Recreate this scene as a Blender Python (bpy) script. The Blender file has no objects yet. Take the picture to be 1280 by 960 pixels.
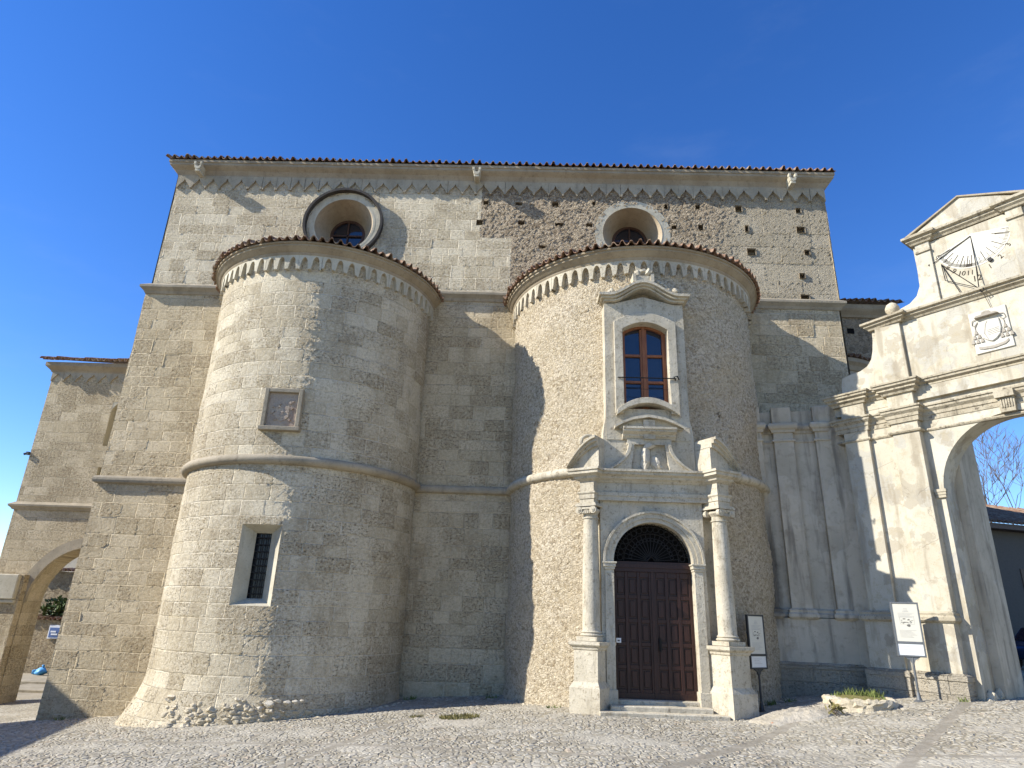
import bpy, bmesh, math, random
import numpy as np
from mathutils import Vector, Matrix
R = math.radians
random.seed(7)
rng = np.random.default_rng(5)
scene = bpy.context.scene
COL = scene.collection

# ------------------------------------------------------------------ camera
cam_data = bpy.data.cameras.new("camera")
cam_data.lens = 811.66 / 1280 * 36.0
cam_data.sensor_width = 36.0
cam_data.clip_start = 0.1
cam_data.clip_end = 3000
cam = bpy.data.objects.new("camera", cam_data)
COL.objects.link(cam)
rt = Vector((0.99945037, 0.00926696, 0.03182887))
up = Vector((-0.02681031, -0.33875555, 0.94049236))
fw = Vector((-0.01949771, 0.94082878, 0.33832091))
cam.matrix_world = Matrix(((rt.x, up.x, -fw.x, 0), (rt.y, up.y, -fw.y, 0), (rt.z, up.z, -fw.z, 1.6), (0, 0, 0, 1)))
scene.camera = cam

# ------------------------------------------------------------------ sun, sky, exposure
SUN_AZ, SUN_EL = R(78.5), R(33.0)           # azimuth measured from -Y towards -X
sdir = Vector((-math.sin(SUN_AZ) * math.cos(SUN_EL), -math.cos(SUN_AZ) * math.cos(SUN_EL), math.sin(SUN_EL)))
sun_d = bpy.data.lights.new("sun", 'SUN')
sun_d.energy = 4.5
sun_d.angle = R(0.5)
sun_d.color = (1.0, 0.965, 0.90)
sun = bpy.data.objects.new("sun", sun_d)
sun.rotation_euler = sdir.to_track_quat('Z', 'Y').to_euler()
sun.location = (-30, -10, 40)
COL.objects.link(sun)

world = bpy.data.worlds.new("World")
scene.world = world
world.use_nodes = True
wn = world.node_tree
bg = wn.nodes["Background"]
sky = wn.nodes.new("ShaderNodeTexSky")
sky.sky_type = 'NISHITA'
sky.sun_disc = False
sky.sun_elevation = SUN_EL
sky.sun_rotation = math.atan2(sdir.x, sdir.y)
sky.altitude = 400
sky.air_density = 1.0
sky.dust_density = 0.0
sky.ozone_density = 3.5
hsv = wn.nodes.new("ShaderNodeHueSaturation")
hsv.inputs['Saturation'].default_value = 1.27
hsv.inputs['Hue'].default_value = .514
hsv.inputs['Value'].default_value = .87
wn.links.new(sky.outputs[0], hsv.inputs['Color'])
tc = wn.nodes.new("ShaderNodeTexCoord")               # faint high cloud low in the left of the sky
mp = wn.nodes.new("ShaderNodeMapping"); mp.inputs['Scale'].default_value = (1.6, 1.6, 5.0); mp.inputs['Rotation'].default_value = (.25, .35, 0)
cn = wn.nodes.new("ShaderNodeTexNoise"); cn.inputs['Scale'].default_value = 2.2; cn.inputs['Detail'].default_value = 7; cn.inputs['Roughness'].default_value = .62
cr_ = wn.nodes.new("ShaderNodeMapRange"); cr_.interpolation_type = 'SMOOTHSTEP'
for k_, v_ in ((1, .52), (2, .9), (3, 0.0), (4, .07)): cr_.inputs[k_].default_value = v_
cmix = wn.nodes.new("ShaderNodeMix"); cmix.data_type = 'RGBA'; cmix.inputs[7].default_value = (2.6, 3.0, 3.5, 1)
wn.links.new(tc.outputs['Generated'], mp.inputs[0]); wn.links.new(mp.outputs[0], cn.inputs['Vector']); wn.links.new(cn.outputs[0], cr_.inputs[0])
wn.links.new(cr_.outputs[0], cmix.inputs[0]); wn.links.new(hsv.outputs[0], cmix.inputs[6]); wn.links.new(cmix.outputs[2], bg.inputs[0])
bg.inputs[1].default_value = 0.15

scene.view_settings.view_transform = 'Standard'
scene.view_settings.look = 'None'
scene.view_settings.gamma = 1
scene.view_settings.use_curve_mapping = False
scene.view_settings.exposure = 0.83
scene.cycles.max_bounces = 6
scene.cycles.diffuse_bounces = 4

# ------------------------------------------------------------------ node helpers
class W:
    def __init__(s, t, sock): s.t, s.s = t, sock
    def __add__(a, b): return a.t.m('ADD', a, b)
    __radd__ = __add__
    def __sub__(a, b): return a.t.m('SUBTRACT', a, b)
    def __rsub__(a, b): return a.t.m('SUBTRACT', b, a)
    def __mul__(a, b): return a.t.m('MULTIPLY', a, b)
    __rmul__ = __mul__
    def __truediv__(a, b): return a.t.m('DIVIDE', a, b)

class T:
    def __init__(s, name, disp=False):
        s.mat = bpy.data.materials.new(name)
        s.mat.use_nodes = True
        s.nt = s.mat.node_tree
        s.b = s.nt.nodes["Principled BSDF"]
        s.out = s.nt.nodes["Material Output"]
        if disp: s.mat.displacement_method = 'BOTH'
    def n(s, typ, **kw):
        nd = s.nt.nodes.new(typ)
        for k, v in kw.items(): setattr(nd, k, v)
        return nd
    def put(s, inp, v):
        if isinstance(v, W): s.nt.links.new(v.s, inp)
        else:
            if hasattr(inp, 'default_value'):
                dv = inp.default_value
                if hasattr(dv, '__len__'):
                    if not hasattr(v, '__len__'): v = (v,) * len(dv)
                    if len(dv) == 4 and len(v) == 3: v = tuple(v) + (1,)
                inp.default_value = v
    def m(s, op, *args):
        nd = s.n("ShaderNodeMath", operation=op)
        for i, a in enumerate(args): s.put(nd.inputs[i], a)
        return W(s, nd.outputs[0])
    def vec(s, x, y=0.0, z=0.0):
        nd = s.n("ShaderNodeCombineXYZ")
        for i, a in enumerate((x, y, z)): s.put(nd.inputs[i], a)
        return W(s, nd.outputs[0])
    def sep(s, v):
        nd = s.n("ShaderNodeSeparateXYZ"); s.put(nd.inputs[0], v)
        return [W(s, o) for o in nd.outputs]
    def noise(s, v, scale, detail=3, rough=0.55):
        nd = s.n("ShaderNodeTexNoise"); s.put(nd.inputs['Vector'], v)
        nd.inputs['Scale'].default_value = scale; nd.inputs['Detail'].default_value = detail
        nd.inputs['Roughness'].default_value = rough
        return W(s, nd.outputs[0])
    def voro(s, v, scale, feature='F1', rand=1.0):
        nd = s.n("ShaderNodeTexVoronoi", feature=feature); s.put(nd.inputs['Vector'], v)
        nd.inputs['Scale'].default_value = scale; nd.inputs['Randomness'].default_value = rand
        if feature == 'DISTANCE_TO_EDGE': return W(s, nd.outputs['Distance'])
        return W(s, nd.outputs['Distance']), W(s, nd.outputs['Color'])
    def white(s, x, y=0.0, z=0.0):
        nd = s.n("ShaderNodeTexWhiteNoise", noise_dimensions='3D'); s.put(nd.inputs['Vector'], s.vec(x, y, z))
        return W(s, nd.outputs['Value'])
    def ss(s, x, a, b):
        nd = s.n("ShaderNodeMapRange", interpolation_type='SMOOTHSTEP')
        s.put(nd.inputs[0], x); s.put(nd.inputs[1], a); s.put(nd.inputs[2], b)
        nd.inputs[3].default_value = 0; nd.inputs[4].default_value = 1
        return W(s, nd.outputs[0])
    def mix(s, f, a, b, blend='MIX'):
        nd = s.n("ShaderNodeMix", data_type='RGBA', blend_type=blend)
        s.put(nd.inputs[0], f); s.put(nd.inputs[6], a); s.put(nd.inputs[7], b)
        return W(s, nd.outputs[2])
    def uv(s):
        nd = s.n("ShaderNodeUVMap"); return W(s, nd.outputs[0])
    def obj(s):
        nd = s.n("ShaderNodeTexCoord"); return W(s, nd.outputs['Object'])
    def boxuv(s):
        """metric wall coordinates from the true normal: (x or y, z)"""
        x, y, z = s.sep(s.obj())
        g = s.n("ShaderNodeNewGeometry"); nx, ny, nz = s.sep(W(s, g.outputs['True Normal']))
        k = s.m('GREATER_THAN', s.m('ABSOLUTE', nx), 0.7)
        return x * (1.0 - k) + y * k, z
    def finish(s, colour, rough=0.9, height=None, bump=0.0, spec=0.2, scale=1.0):
        s.put(s.b.inputs['Base Color'], colour); s.put(s.b.inputs['Roughness'], rough)
        s.b.inputs['Specular IOR Level'].default_value = spec
        if height is not None:
            if s.mat.displacement_method == 'BOTH':
                d = s.n("ShaderNodeDisplacement"); d.inputs['Midlevel'].default_value = 0
                d.inputs['Scale'].default_value = scale
                s.put(d.inputs['Height'], height); s.nt.links.new(d.outputs[0], s.out.inputs['Displacement'])
            else:
                bp = s.n("ShaderNodeBump"); bp.inputs['Distance'].default_value = 1.0
                bp.inputs['Strength'].default_value = 1.0
                s.put(bp.inputs['Height'], height * scale); s.nt.links.new(bp.outputs[0], s.b.inputs['Normal'])
        return s.mat

def ashlar(t, u, v, h, w, seed, pal, wear=1.0):
    p = t.vec(u, v, seed)
    u2 = u + (t.noise(p, 2.5, 2) - 0.5) * 0.05
    v2 = v + (t.noise(t.vec(u, v, seed + 9), 2.5, 2) - 0.5) * 0.045
    rc = v2 * (1 / h) + t.m('SINE', v2 * 3.7 + seed) * 0.15 + t.m('SINE', v2 * 1.3 + seed * 2) * 0.2
    row = t.m('FLOOR', rc); fv = rc - row
    rr = t.white(row, seed, 3.3)
    k = rr * 0.5 + 0.75
    cc = u2 * (1 / w) * k + rr * 37 + t.m('SINE', u2 * 2.1 + rr * 40) * 0.22
    col = t.m('FLOOR', cc); fu = cc - col
    d = t.m('MINIMUM', t.m('MINIMUM', fv, 1.0 - fv) * h, t.m('MINIMUM', fu, 1.0 - fu) * w / k)
    fine = t.noise(p, 38, 4, 0.65)
    mid = t.noise(p, 7, 4, 0.6)
    d = d + (mid - 0.5) * 0.022
    mort = 1.0 - t.ss(d, 0.003, 0.016)
    cell = t.white(row, col, seed + 1.7)
    cell2 = t.white(row, col, seed + 5.1)
    big = t.noise(p, 0.55, 4, 0.6)
    blot = t.noise(t.vec(u, v, seed + 20), 13, 5, 0.78)
    c = t.mix(t.ss(cell, 0.1, 0.7), pal[0], pal[1])
    c = t.mix(t.ss(cell2, 0.55, 0.98) * 0.38, c, pal[2])
    c = t.mix(t.ss(big, 0.42, 0.68) * 0.6, c, pal[3])
    stain = t.noise(t.vec(u * 1.6, v * .35, seed + 12), 1.3, 5, 0.65)
    c = t.mix(t.ss(stain, .48, .72) * .5, c, pal[2])
    c = t.mix(t.ss(mid, 0.5, 0.75) * 0.4, c, pal[0])
    wearm = t.ss(cell2 + (big - 0.5) * 1.6 + (mid - .5) * .8, 0.2, 0.85)
    c = t.mix(t.ss(blot, .49, .62) * (wearm * .45 + .4), c, pal[2])
    c = t.mix(t.ss(blot, .48, .36) * .6, c, pal[5])
    lich = t.noise(t.vec(u, v, seed + 33), 1.9, 6, .72)
    c = t.mix(t.ss(lich, .52, .70) * .55, c, pal[2])
    c = t.mix(t.ss(lich, .44, .30) * .4, c, pal[5])
    pitn = t.noise(t.vec(u, v * 1.4, seed + 4), 20, 3, 0.75)
    pit = t.ss(pitn, 0.56, 0.66) * (wearm * .8 + .2)
    c = t.mix(pit * 0.8, c, pal[4])
    crk = t.ss(t.noise(t.vec(u * 1.2, v * 2.2, seed + 50), 5, 5, .8), .60, .68) * wearm
    c = t.mix(crk * .6, c, pal[4])
    c = t.mix(t.ss(fine, 0.45, 0.72) * 0.4, c, pal[2])
    mvis = t.ss(big + (cell - .5) * .45, .38, .62)
    c = t.mix(mort * 0.7 * mvis, c, pal[5])
    h_ = cell2 * 0.024 + mid * 0.014 + blot * 0.034 + fine * 0.014 - pit * 0.038 * wear - mort * 0.014 - 0.042
    return c, h_, mid, big

def rubble(t, u, v, sc, seed, c0, c1, c2, cm, amp, joints=.5):
    p = t.vec(u, v, seed)
    wx = t.noise(p, 6, 3, .7); wy = t.noise(t.vec(u, v, seed + 7), 6, 3, .7)
    q = t.vec(u + wx * 0.22, v * 1.2 + wy * 0.22, seed)
    d, cl = t.voro(q, sc)
    r, g, b = t.sep(cl)
    e = t.voro(q, sc, 'DISTANCE_TO_EDGE')
    n1 = t.noise(t.vec(u, v, seed + 30), 15, 5, .8); n2 = t.noise(t.vec(u, v, seed + 40), 30, 4, .8)
    big = t.noise(p, 0.8, 4, 0.6); m = t.noise(p, 2.6, 4, .65)
    stone = t.ss(e, 0.0, 0.2)
    c = t.mix(t.ss(r, .2, .9), c0, c1)
    c = t.mix(t.ss(big + (m - .5) * .5, 0.4, 0.66) * 0.7, c, cm)
    c = t.mix(t.ss(g, 0.78, 0.92) * joints, c, c2)
    c = t.mix((1.0 - stone) * t.ss(n1, 0.4, 0.58) * joints, c, c2)
    c = t.mix(t.ss(n1, 0.53, 0.64) * .8, c, c2)
    hole = t.ss(t.noise(t.vec(u, v, seed + 60), 4.2, 5, .75), .64, .70)
    c = t.mix(hole * .7, c, tuple(k * .6 for k in c2))
    tan = t.ss(t.noise(t.vec(u, v * .7, seed + 70), 1.1, 5, .65), .5, .62)
    c = t.mix(tan * .35, c, c1)
    c = t.mix(t.ss(n1, 0.46, 0.34) * .45, c, cm)
    c = t.mix(t.ss(n2, 0.56, 0.68) * .45, c, c2)
    h = stone * (b * 0.6 + 0.4) * amp * joints + n1 * amp * 1.1 + n2 * amp * .55 + m * amp * 1.5 - hole * amp * .9
    return c, h, big

LIME = [(.54, .46, .315), (.67, .585, .42), (.30, .238, .15), (.42, .347, .23), (.11, .085, .052), (.70, .625, .475)]
GREY = [(.53, .435, .28), (.63, .525, .352), (.30, .23, .137), (.41, .33, .207), (.11, .082, .047), (.67, .57, .39)]

def mat_ashlar(name, pal, h=.4, w=.68, seed=1.0, disp=True, box=False, wear=1.0, scale=1.0):
    t = T(name, disp)
    if box: u, v = t.boxuv()
    else: u, v, _ = t.sep(t.uv())
    c, hh, _, _ = ashlar(t, u, v, h, w, seed, pal, wear)
    return t.finish(c, .93, hh, scale=scale)

def mat_facade_upper():
    t = T("facade upper masonry", True)
    u, v, _ = t.sep(t.uv())
    c, hh, mid, big = ashlar(t, u, v, .36, .58, 4.0, LIME)
    rc, rh, _ = rubble(t, u, v, 14, 2.0, (.46, .385, .275), (.33, .265, .18), (.15, .11, .07), (.47, .39, .28), .05, .75)
    ec, eh, _, _ = ashlar(t, u, v, .62, .95, 8.0, [(.44, .385, .28), (.49, .43, .32), (.27, .23, .16), (.36, .31, .22), (.17, .14, .095), (.36, .31, .22)], 1.6)
    wu = u + (t.noise(t.vec(u, v, 1), 1.6, 4) - 0.5) * 0.9
    edge = t.m('MULTIPLY', t.m('LESS_THAN', v, 13.04), 1.02) - 1.57      # the smooth patch reaches further right below z 13
    k = t.m('GREATER_THAN', u + (mid - .5) * .3 * t.m('GREATER_THAN', v, 13.04), edge)
    k2 = t.ss(wu + (v - 12.5) * -0.28, 5.2, 7.0)
    c2 = t.mix(k2 * 0.85, rc, ec); h2 = rh * (1.0 - k2 * 0.75) + eh * 1.3 * k2 - 0.10 + k2 * .04
    c = t.mix(k, c, c2); hh = hh * (1.0 - k) + h2 * k
    return t.finish(c, .95, hh)

def mat_rubble(name, c0, c1, c2, cm, sc=8.0, amp=.045, seed=1.0, box=False, disp=True):
    t = T(name, disp)
    if box: u, v = t.boxuv()
    else: u, v, _ = t.sep(t.uv())
    c, h, _ = rubble(t, u, v, sc, seed, c0, c1, c2, cm, amp); h = h - 1.75 * amp
    return t.finish(c, .95, h)

def mat_carved(name, a, b, d, sc=1.0, bump=.008, stain=.5):
    t = T(name)
    p = t.obj()
    n1 = t.noise(p, 1.4 * sc, 5, .6); n2 = t.noise(p, 9 * sc, 5, .75); n3 = t.noise(p, 26 * sc, 3, .75)
    x, y, z = t.sep(p)
    st = t.noise(t.vec(x * 3.0, y * 3.0, z * .5), 1.6, 5, .7)
    c = t.mix(t.ss(n1, .35, .65), a, b)
    c = t.mix(t.ss(n2, .52, .70) * stain, c, d)
    c = t.mix(t.ss(st, .52, .72) * stain * .8, c, d)
    c = t.mix(t.ss(n3, .56, .70) * stain * .6, c, tuple(k * .5 for k in d))
    return t.finish(c, .85, n2 * bump + n3 * bump * .8 + t.noise(p, 3 * sc, 2) * bump)

def mat_plaster():
    t = T("cream lime plaster")
    p = t.obj(); x, y, z = t.sep(p)
    n1 = t.noise(p, .9, 5, .6); n2 = t.noise(p, 5, 4, .65); n3 = t.noise(p, 40, 3, .6)
    st = t.noise(t.vec(x * 2.5, y * 2.5, z * .45), 1.3, 4, .6)
    pt = t.noise(p, 1.05, 4, .5)
    c = t.mix(t.ss(n1, .35, .65), (.53, .485, .38), (.46, .41, .305))
    c = t.mix(t.ss(pt, .55, .57) * .8, c, (.40, .375, .31))       # grey repair patches
    pt2 = t.noise(t.vec(x, y, z + 40), 1.7, 6, .62)
    c = t.mix(t.ss(pt2, .56, .59) * .6, c, (.33, .285, .21))
    c = t.mix(t.ss(n2, .50, .70) * .45, c, (.38, .31, .19))
    c = t.mix(t.ss(st, .50, .66) * .6, c, (.27, .225, .155))
    c = t.mix(t.ss(n3, .56, .72) * .35, c, (.27, .22, .15))
    cr = t.voro(t.vec(x + n2 * .3, y + n2 * .3, z + n2 * .3), .8, 'DISTANCE_TO_EDGE')
    crk = (1.0 - t.ss(cr, .001, .006)) * t.ss(n1, .5, .56)
    c = t.mix(crk * .55, c, (.3, .25, .18))
    return t.finish(c, .9, n2 * .006 + n3 * .003 - t.ss(pt, .60, .62) * .004 - crk * .004)

def mat_plaster_grey():
    t = T("weathered grey plaster")
    p = t.obj(); x, y, z = t.sep(p)
    n1 = t.noise(p, 1.1, 5, .6); n2 = t.noise(p, 6, 4, .65); n3 = t.noise(p, 40, 3, .6)
    st = t.noise(t.vec(x * 3, y * 3, z * .35), 1.3, 4, .6)
    pt = t.noise(p, .8, 4, .5)
    c = t.mix(t.ss(n1, .35, .65), (.52, .45, .335), (.43, .37, .27))
    c = t.mix(t.ss(pt, .53, .56) * .6, c, (.58, .51, .385))
    c = t.mix(t.ss(n2, .5, .75) * .45, c, (.24, .20, .14))
    c = t.mix(t.ss(st, .5, .72) * .65, c, (.13, .11, .085))
    c = t.mix(t.ss(n3, .6, .8) * .3, c, (.2, .17, .13))
    soot = (1.0 - t.ss(t.m('ABSOLUTE', x - 6.12 + (n2 - .5) * .4 + (z - 3) * .02), .06, .34)) * t.ss(z + (n1 - .5) * 2, 1.3, 2.2) * (1.0 - t.ss(z + (n1 - .5) * 2.5, 3.4, 5.0))
    c = t.mix(soot * .8, c, (.07, .062, .05))
    return t.finish(c, .92, n2 * .008 + n3 * .004 + t.ss(pt, .53, .56) * .006)

def mat_plinth():
    t = T("plinth blocks")
    x, y, z = t.sep(t.obj())
    c, hh, _, _ = ashlar(t, x * .75 - y * .66, z + .02, .42, .75, 3.0, [(.42, .365, .27), (.48, .42, .32), (.27, .235, .175), (.36, .32, .25), (.2, .17, .12), (.25, .22, .165)])
    return t.finish(c, .92, hh * 1.3)

def mat_tile():
    t = T("terracotta roof tile")
    p = t.obj()
    n1 = t.noise(p, 3.1, 4, .6); n2 = t.noise(p, 22, 4, .65); n0 = t.noise(p, 9, 2)
    c = t.mix(t.ss(n0, .35, .65), (.20, .105, .062), (.30, .19, .12))
    c = t.mix(t.ss(n1, .45, .65) * .6, c, (.36, .30, .21))
    c = t.mix(t.ss(n2, .5, .7) * .6, c, (.075, .055, .042))
    return t.finish(c, .9, n2 * .012)

def mat_wood(name, a, b, axis_scale, rough=.5):
    t = T(name)
    x, y, z = t.sep(t.obj())
    g = t.noise(t.vec(x * axis_scale[0], y * axis_scale[1], z * axis_scale[2]), 1.0, 5, .6)
    n = t.noise(t.obj(), 6, 3)
    c = t.mix(t.ss(g, .3, .7), a, b)
    c = t.mix(t.ss(n, .55, .75) * .4, c, a)
    return t.finish(c, rough, g * .004, spec=.35)

def mat_plain(name, c, rough=.6, metal=0.0, spec=.4, var=.25):
    t = T(name)
    n = t.noise(t.obj(), 14, 4, .6)
    cc = t.mix(t.ss(n, .4, .7) * var, c, tuple(k * .5 for k in c))
    m = t.finish(cc, rough, n * .001, spec=spec)
    t.b.inputs['Metallic'].default_value = metal
    return m

def mat_glass():
    t = T("dark window glass")
    n = t.noise(t.obj(), 2.2, 2)
    m = t.finish((.012, .016, .028), .06, n * .006, spec=.8)
    t.b.inputs['IOR'].default_value = 1.6
    return m

BANDS = []
def mat_ground():
    t = T("cobbled paving", True)
    x, y, z = t.sep(t.obj())
    p = t.vec(x, y, 0)
    wob = t.noise(p, 4, 2)
    ang = t.vec(x * .92 + y * .3 + wob * .05, (y * .92 - x * .3) * .8 + wob * .05, 0)
    d, cl = t.voro(ang, 10.5); r, g, b = t.sep(cl)
    e = t.voro(ang, 10.5, 'DISTANCE_TO_EDGE')
    big = t.noise(p, .5, 4, .6); fine = t.noise(p, 40, 4, .65); mid = t.noise(p, 3.0, 4, .6)
    stone = t.ss(e, .03, .22)
    c = t.mix(r, (.45, .41, .325), (.33, .30, .235))
    c = t.mix(t.ss(g, .72, .9) * .7, c, (.23, .195, .14))
    c = t.mix(t.ss(g, .1, .0) * .6, c, (.44, .33, .22))
    joint = t.mix(t.ss(mid, .4, .65), (.31, .27, .19), (.16, .135, .09))
    c = t.mix(1.0 - t.ss(e, .02, .14), c, joint)
    dust = t.ss(big + (mid - .5) * .6, .46, .66)
    c = t.mix(dust * .65, c, (.47, .43, .345))
    c = t.mix(t.ss(fine, .45, .75) * .35, c, (.19, .17, .135))
    worn = t.noise(t.vec(x, y, 7), .9, 6, .7)
    c = t.mix(t.ss(worn, .50, .66) * .5, c, (.24, .215, .165))
    c = t.mix(t.ss(t.noise(t.vec(x, y, 9), 12, 4, .75), .56, .68) * .45, c, (.17, .15, .11))
    h = stone * (b * .6 + .4) * .021 * (1.0 - dust * .55) + fine * .006 + mid * .018
    msk = None
    for (ax, ay, bx, by, wd) in BANDS:
        L = math.hypot(bx - ax, by - ay); nx, ny = -(by - ay) / L, (bx - ax) / L
        dist = t.m('ABSOLUTE', (x - ax) * nx + (y - ay) * ny + (mid - .5) * .08)
        al = (x - ax) * ((bx - ax) / L) + (y - ay) * ((by - ay) / L)
        k = (1.0 - t.ss(dist, wd * .55, wd * .95)) * t.ss(al, -.05, .05) * (1.0 - t.ss(al, L - .05, L + .05))
        msk = k if msk is None else t.m('MAXIMUM', msk, k)
    bc = t.mix(t.ss(mid, .35, .65), (.20, .175, .135), (.30, .26, .20))
    bc = t.mix(t.ss(fine, .4, .7) * .5, bc, (.13, .12, .10))
    c = t.mix(msk * .6, c, bc)
    h = h * (1.0 - msk * .85) + msk * .012
    # packed earth beyond the square
    far = t.ss(t.m('ABSOLUTE', x), 30, 60)
    c = t.mix(far, c, (.25, .22, .15))
    return t.finish(c, .92, h)

BANDS += [(9.5, 14.9, 3.9, 8.2, .13), (5.3, 10.05, 9, 8.3, .09), (5.3, 13.5, 1.2, 8.4, .13),
          (-1.05, 18.5, -4.1, 6.6, .10), (-8.6, 13.9, -1.2, 11.05, .09), (-1.2, 11.05, 3.5, 9.2, .08)]

M = {}
M['tower'] = mat_ashlar("pale limestone ashlar", LIME, .335, .56, 1.0)
M['facade_up'] = mat_facade_upper()
M['facade_low'] = mat_ashlar("grey limestone ashlar", GREY, .35, .56, 2.0)
M['side'] = mat_ashlar("side wall ashlar", GREY, .40, .66, 6.0, disp=False, box=True)
M['wing'] = mat_ashlar("wing limestone ashlar", [tuple(k * 1.02 for k in c) for c in GREY], .38, .62, 5.0, disp=False, box=True)
M['rubble_tower'] = mat_rubble("rough ochre render", (.64, .55, .395), (.53, .44, .295), (.23, .168, .098), (.66, .57, .42), 15, .05, 3.0)
M['rubble_dark'] = mat_rubble("rubble stonework", (.40, .32, .22), (.29, .23, .155), (.15, .115, .075), (.42, .35, .25), 6.5, .05, 4.0, box=True, disp=False)
M['rubble_gold'] = mat_rubble("golden rubble wall", (.50, .39, .24), (.38, .29, .17), (.18, .13, .075), (.45, .36, .23), 4.5, .07, 5.0, box=True, disp=False)
M['cornice'] = mat_carved("weathered cornice stone", (.37, .305, .21), (.30, .24, .16), (.18, .135, .085))
M['frieze'] = mat_carved("grey frieze stone", (.40, .345, .25), (.32, .275, .195), (.19, .155, .105))
M['string'] = mat_carved("string course stone", (.40, .335, .235), (.31, .26, .18), (.15, .125, .085))
M['carved'] = mat_carved("carved portal limestone", (.55, .49, .37), (.45, .395, .29), (.23, .19, .13), bump=.014, stain=.85)
M['oculus'] = mat_carved("oculus stone", (.55, .50, .38), (.46, .41, .30), (.30, .26, .18))
M['reveal'] = mat_carved("oculus splay stone", (.42, .34, .235), (.34, .27, .18), (.20, .15, .10))
M['hood'] = mat_carved("dark hood stone", (.075, .065, .055), (.05, .045, .04), (.03, .027, .024))
M['fresco'] = mat_carved("faded painted relief", (.47, .38, .28), (.40, .32, .24), (.27, .15, .11), sc=2.0, bump=.02, stain=.6)
M['plaster'] = mat_plaster()
M['plaster_grey'] = mat_plaster_grey()
M['plinth'] = mat_plinth()
M['moulding'] = mat_carved("plaster moulding", (.44, .385, .28), (.35, .30, .21), (.11, .09, .062), stain=1.0)
M['tile'] = mat_tile()
M['door'] = mat_wood("dark varnished door wood", (.026, .010, .007), (.046, .017, .0105), (40, 40, 3), .42)
M['winwood'] = mat_wood("chestnut window wood", (.20, .070, .026), (.29, .115, .045), (50, 50, 4), .45)
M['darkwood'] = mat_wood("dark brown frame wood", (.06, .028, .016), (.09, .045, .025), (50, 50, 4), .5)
M['glass'] = mat_glass()
M['nightglass'] = mat_plain("deep shaded glass", (.008, .009, .016), .25, 0, .4)
M['iron'] = mat_plain("wrought iron", (.022, .020, .018), .6, .6)
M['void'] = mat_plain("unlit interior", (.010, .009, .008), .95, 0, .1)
M['marble'] = mat_carved("white marble slab", (.58, .55, .47), (.52, .485, .405), (.38, .34, .27), stain=.4, bump=.002)
M['marbleline'] = mat_carved("carved relief marble", (.36, .32, .26), (.30, .265, .21), (.20, .17, .13), bump=.003)
M['dialface'] = mat_carved("whitewashed dial face", (.63, .60, .51), (.58, .54, .44), (.46, .40, .29), stain=.3, bump=.002)
M['ink'] = mat_plain("dark painted lines", (.07, .055, .04), .9, 0, .1)
M['steel'] = mat_plain("grey painted steel", (.16, .165, .165), .45, .4)
M['darksteel'] = mat_plain("dark painted steel", (.055, .055, .055), .45, .4)
M['panel'] = mat_plain("printed sign panel", (.60, .565, .46), .35, 0, .4, .05)
M['panelwhite'] = mat_plain("white sign strip", (.66, .66, .63), .35, 0, .4, .05)
M['print'] = mat_plain("grey print", (.42, .40, .36), .5)
M['printdark'] = mat_plain("dark print", (.14, .13, .11), .5)
M['leaf'] = mat_plain("green leaves", (.07, .10, .025), .6, 0, .3, .5)
M['grass'] = mat_plain("dry green grass", (.17, .20, .055), .7, 0, .2, .5)
M['drygrass'] = mat_plain("dry weeds", (.22, .19, .07), .8, 0, .2, .5)
M['bark'] = mat_plain("grey bark", (.16, .125, .10), .9, 0, .1, .4)
M['blue'] = mat_plain("blue plastic", (.08, .32, .62), .5)
M['plaque'] = mat_plain("blue enamel", (.10, .16, .34), .4)
M['carpaint'] = mat_plain("dark blue car paint", (.012, .03, .085), .2, .3, .6, .05)
M['rubber'] = mat_plain("black rubber", (.015, .015, .015), .8)
M['orange'] = mat_plain("orange scrap", (.62, .20, .08), .7)
M['white'] = mat_plain("white paper", (.78, .78, .76), .7, 0, .2, .05)
M['redlight'] = mat_plain("red lamp lens", (.35, .02, .015), .25)
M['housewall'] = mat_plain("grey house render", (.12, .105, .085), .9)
M['rock'] = mat_carved("broken limestone", (.50, .43, .30), (.60, .52, .38), (.28, .225, .15), bump=.02)
M['rockwhite'] = mat_carved("pale broken stone", (.56, .50, .39), (.52, .47, .37), (.34, .30, .23), bump=.02)
M['patch'] = mat_carved("pale rough concrete", (.53, .47, .365), (.43, .375, .28), (.25, .21, .15), bump=.03)
M['creamhouse'] = mat_carved("cream house render", (.62, .54, .40), (.55, .47, .34), (.42, .35, .25))
M['ground'] = mat_ground()

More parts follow.
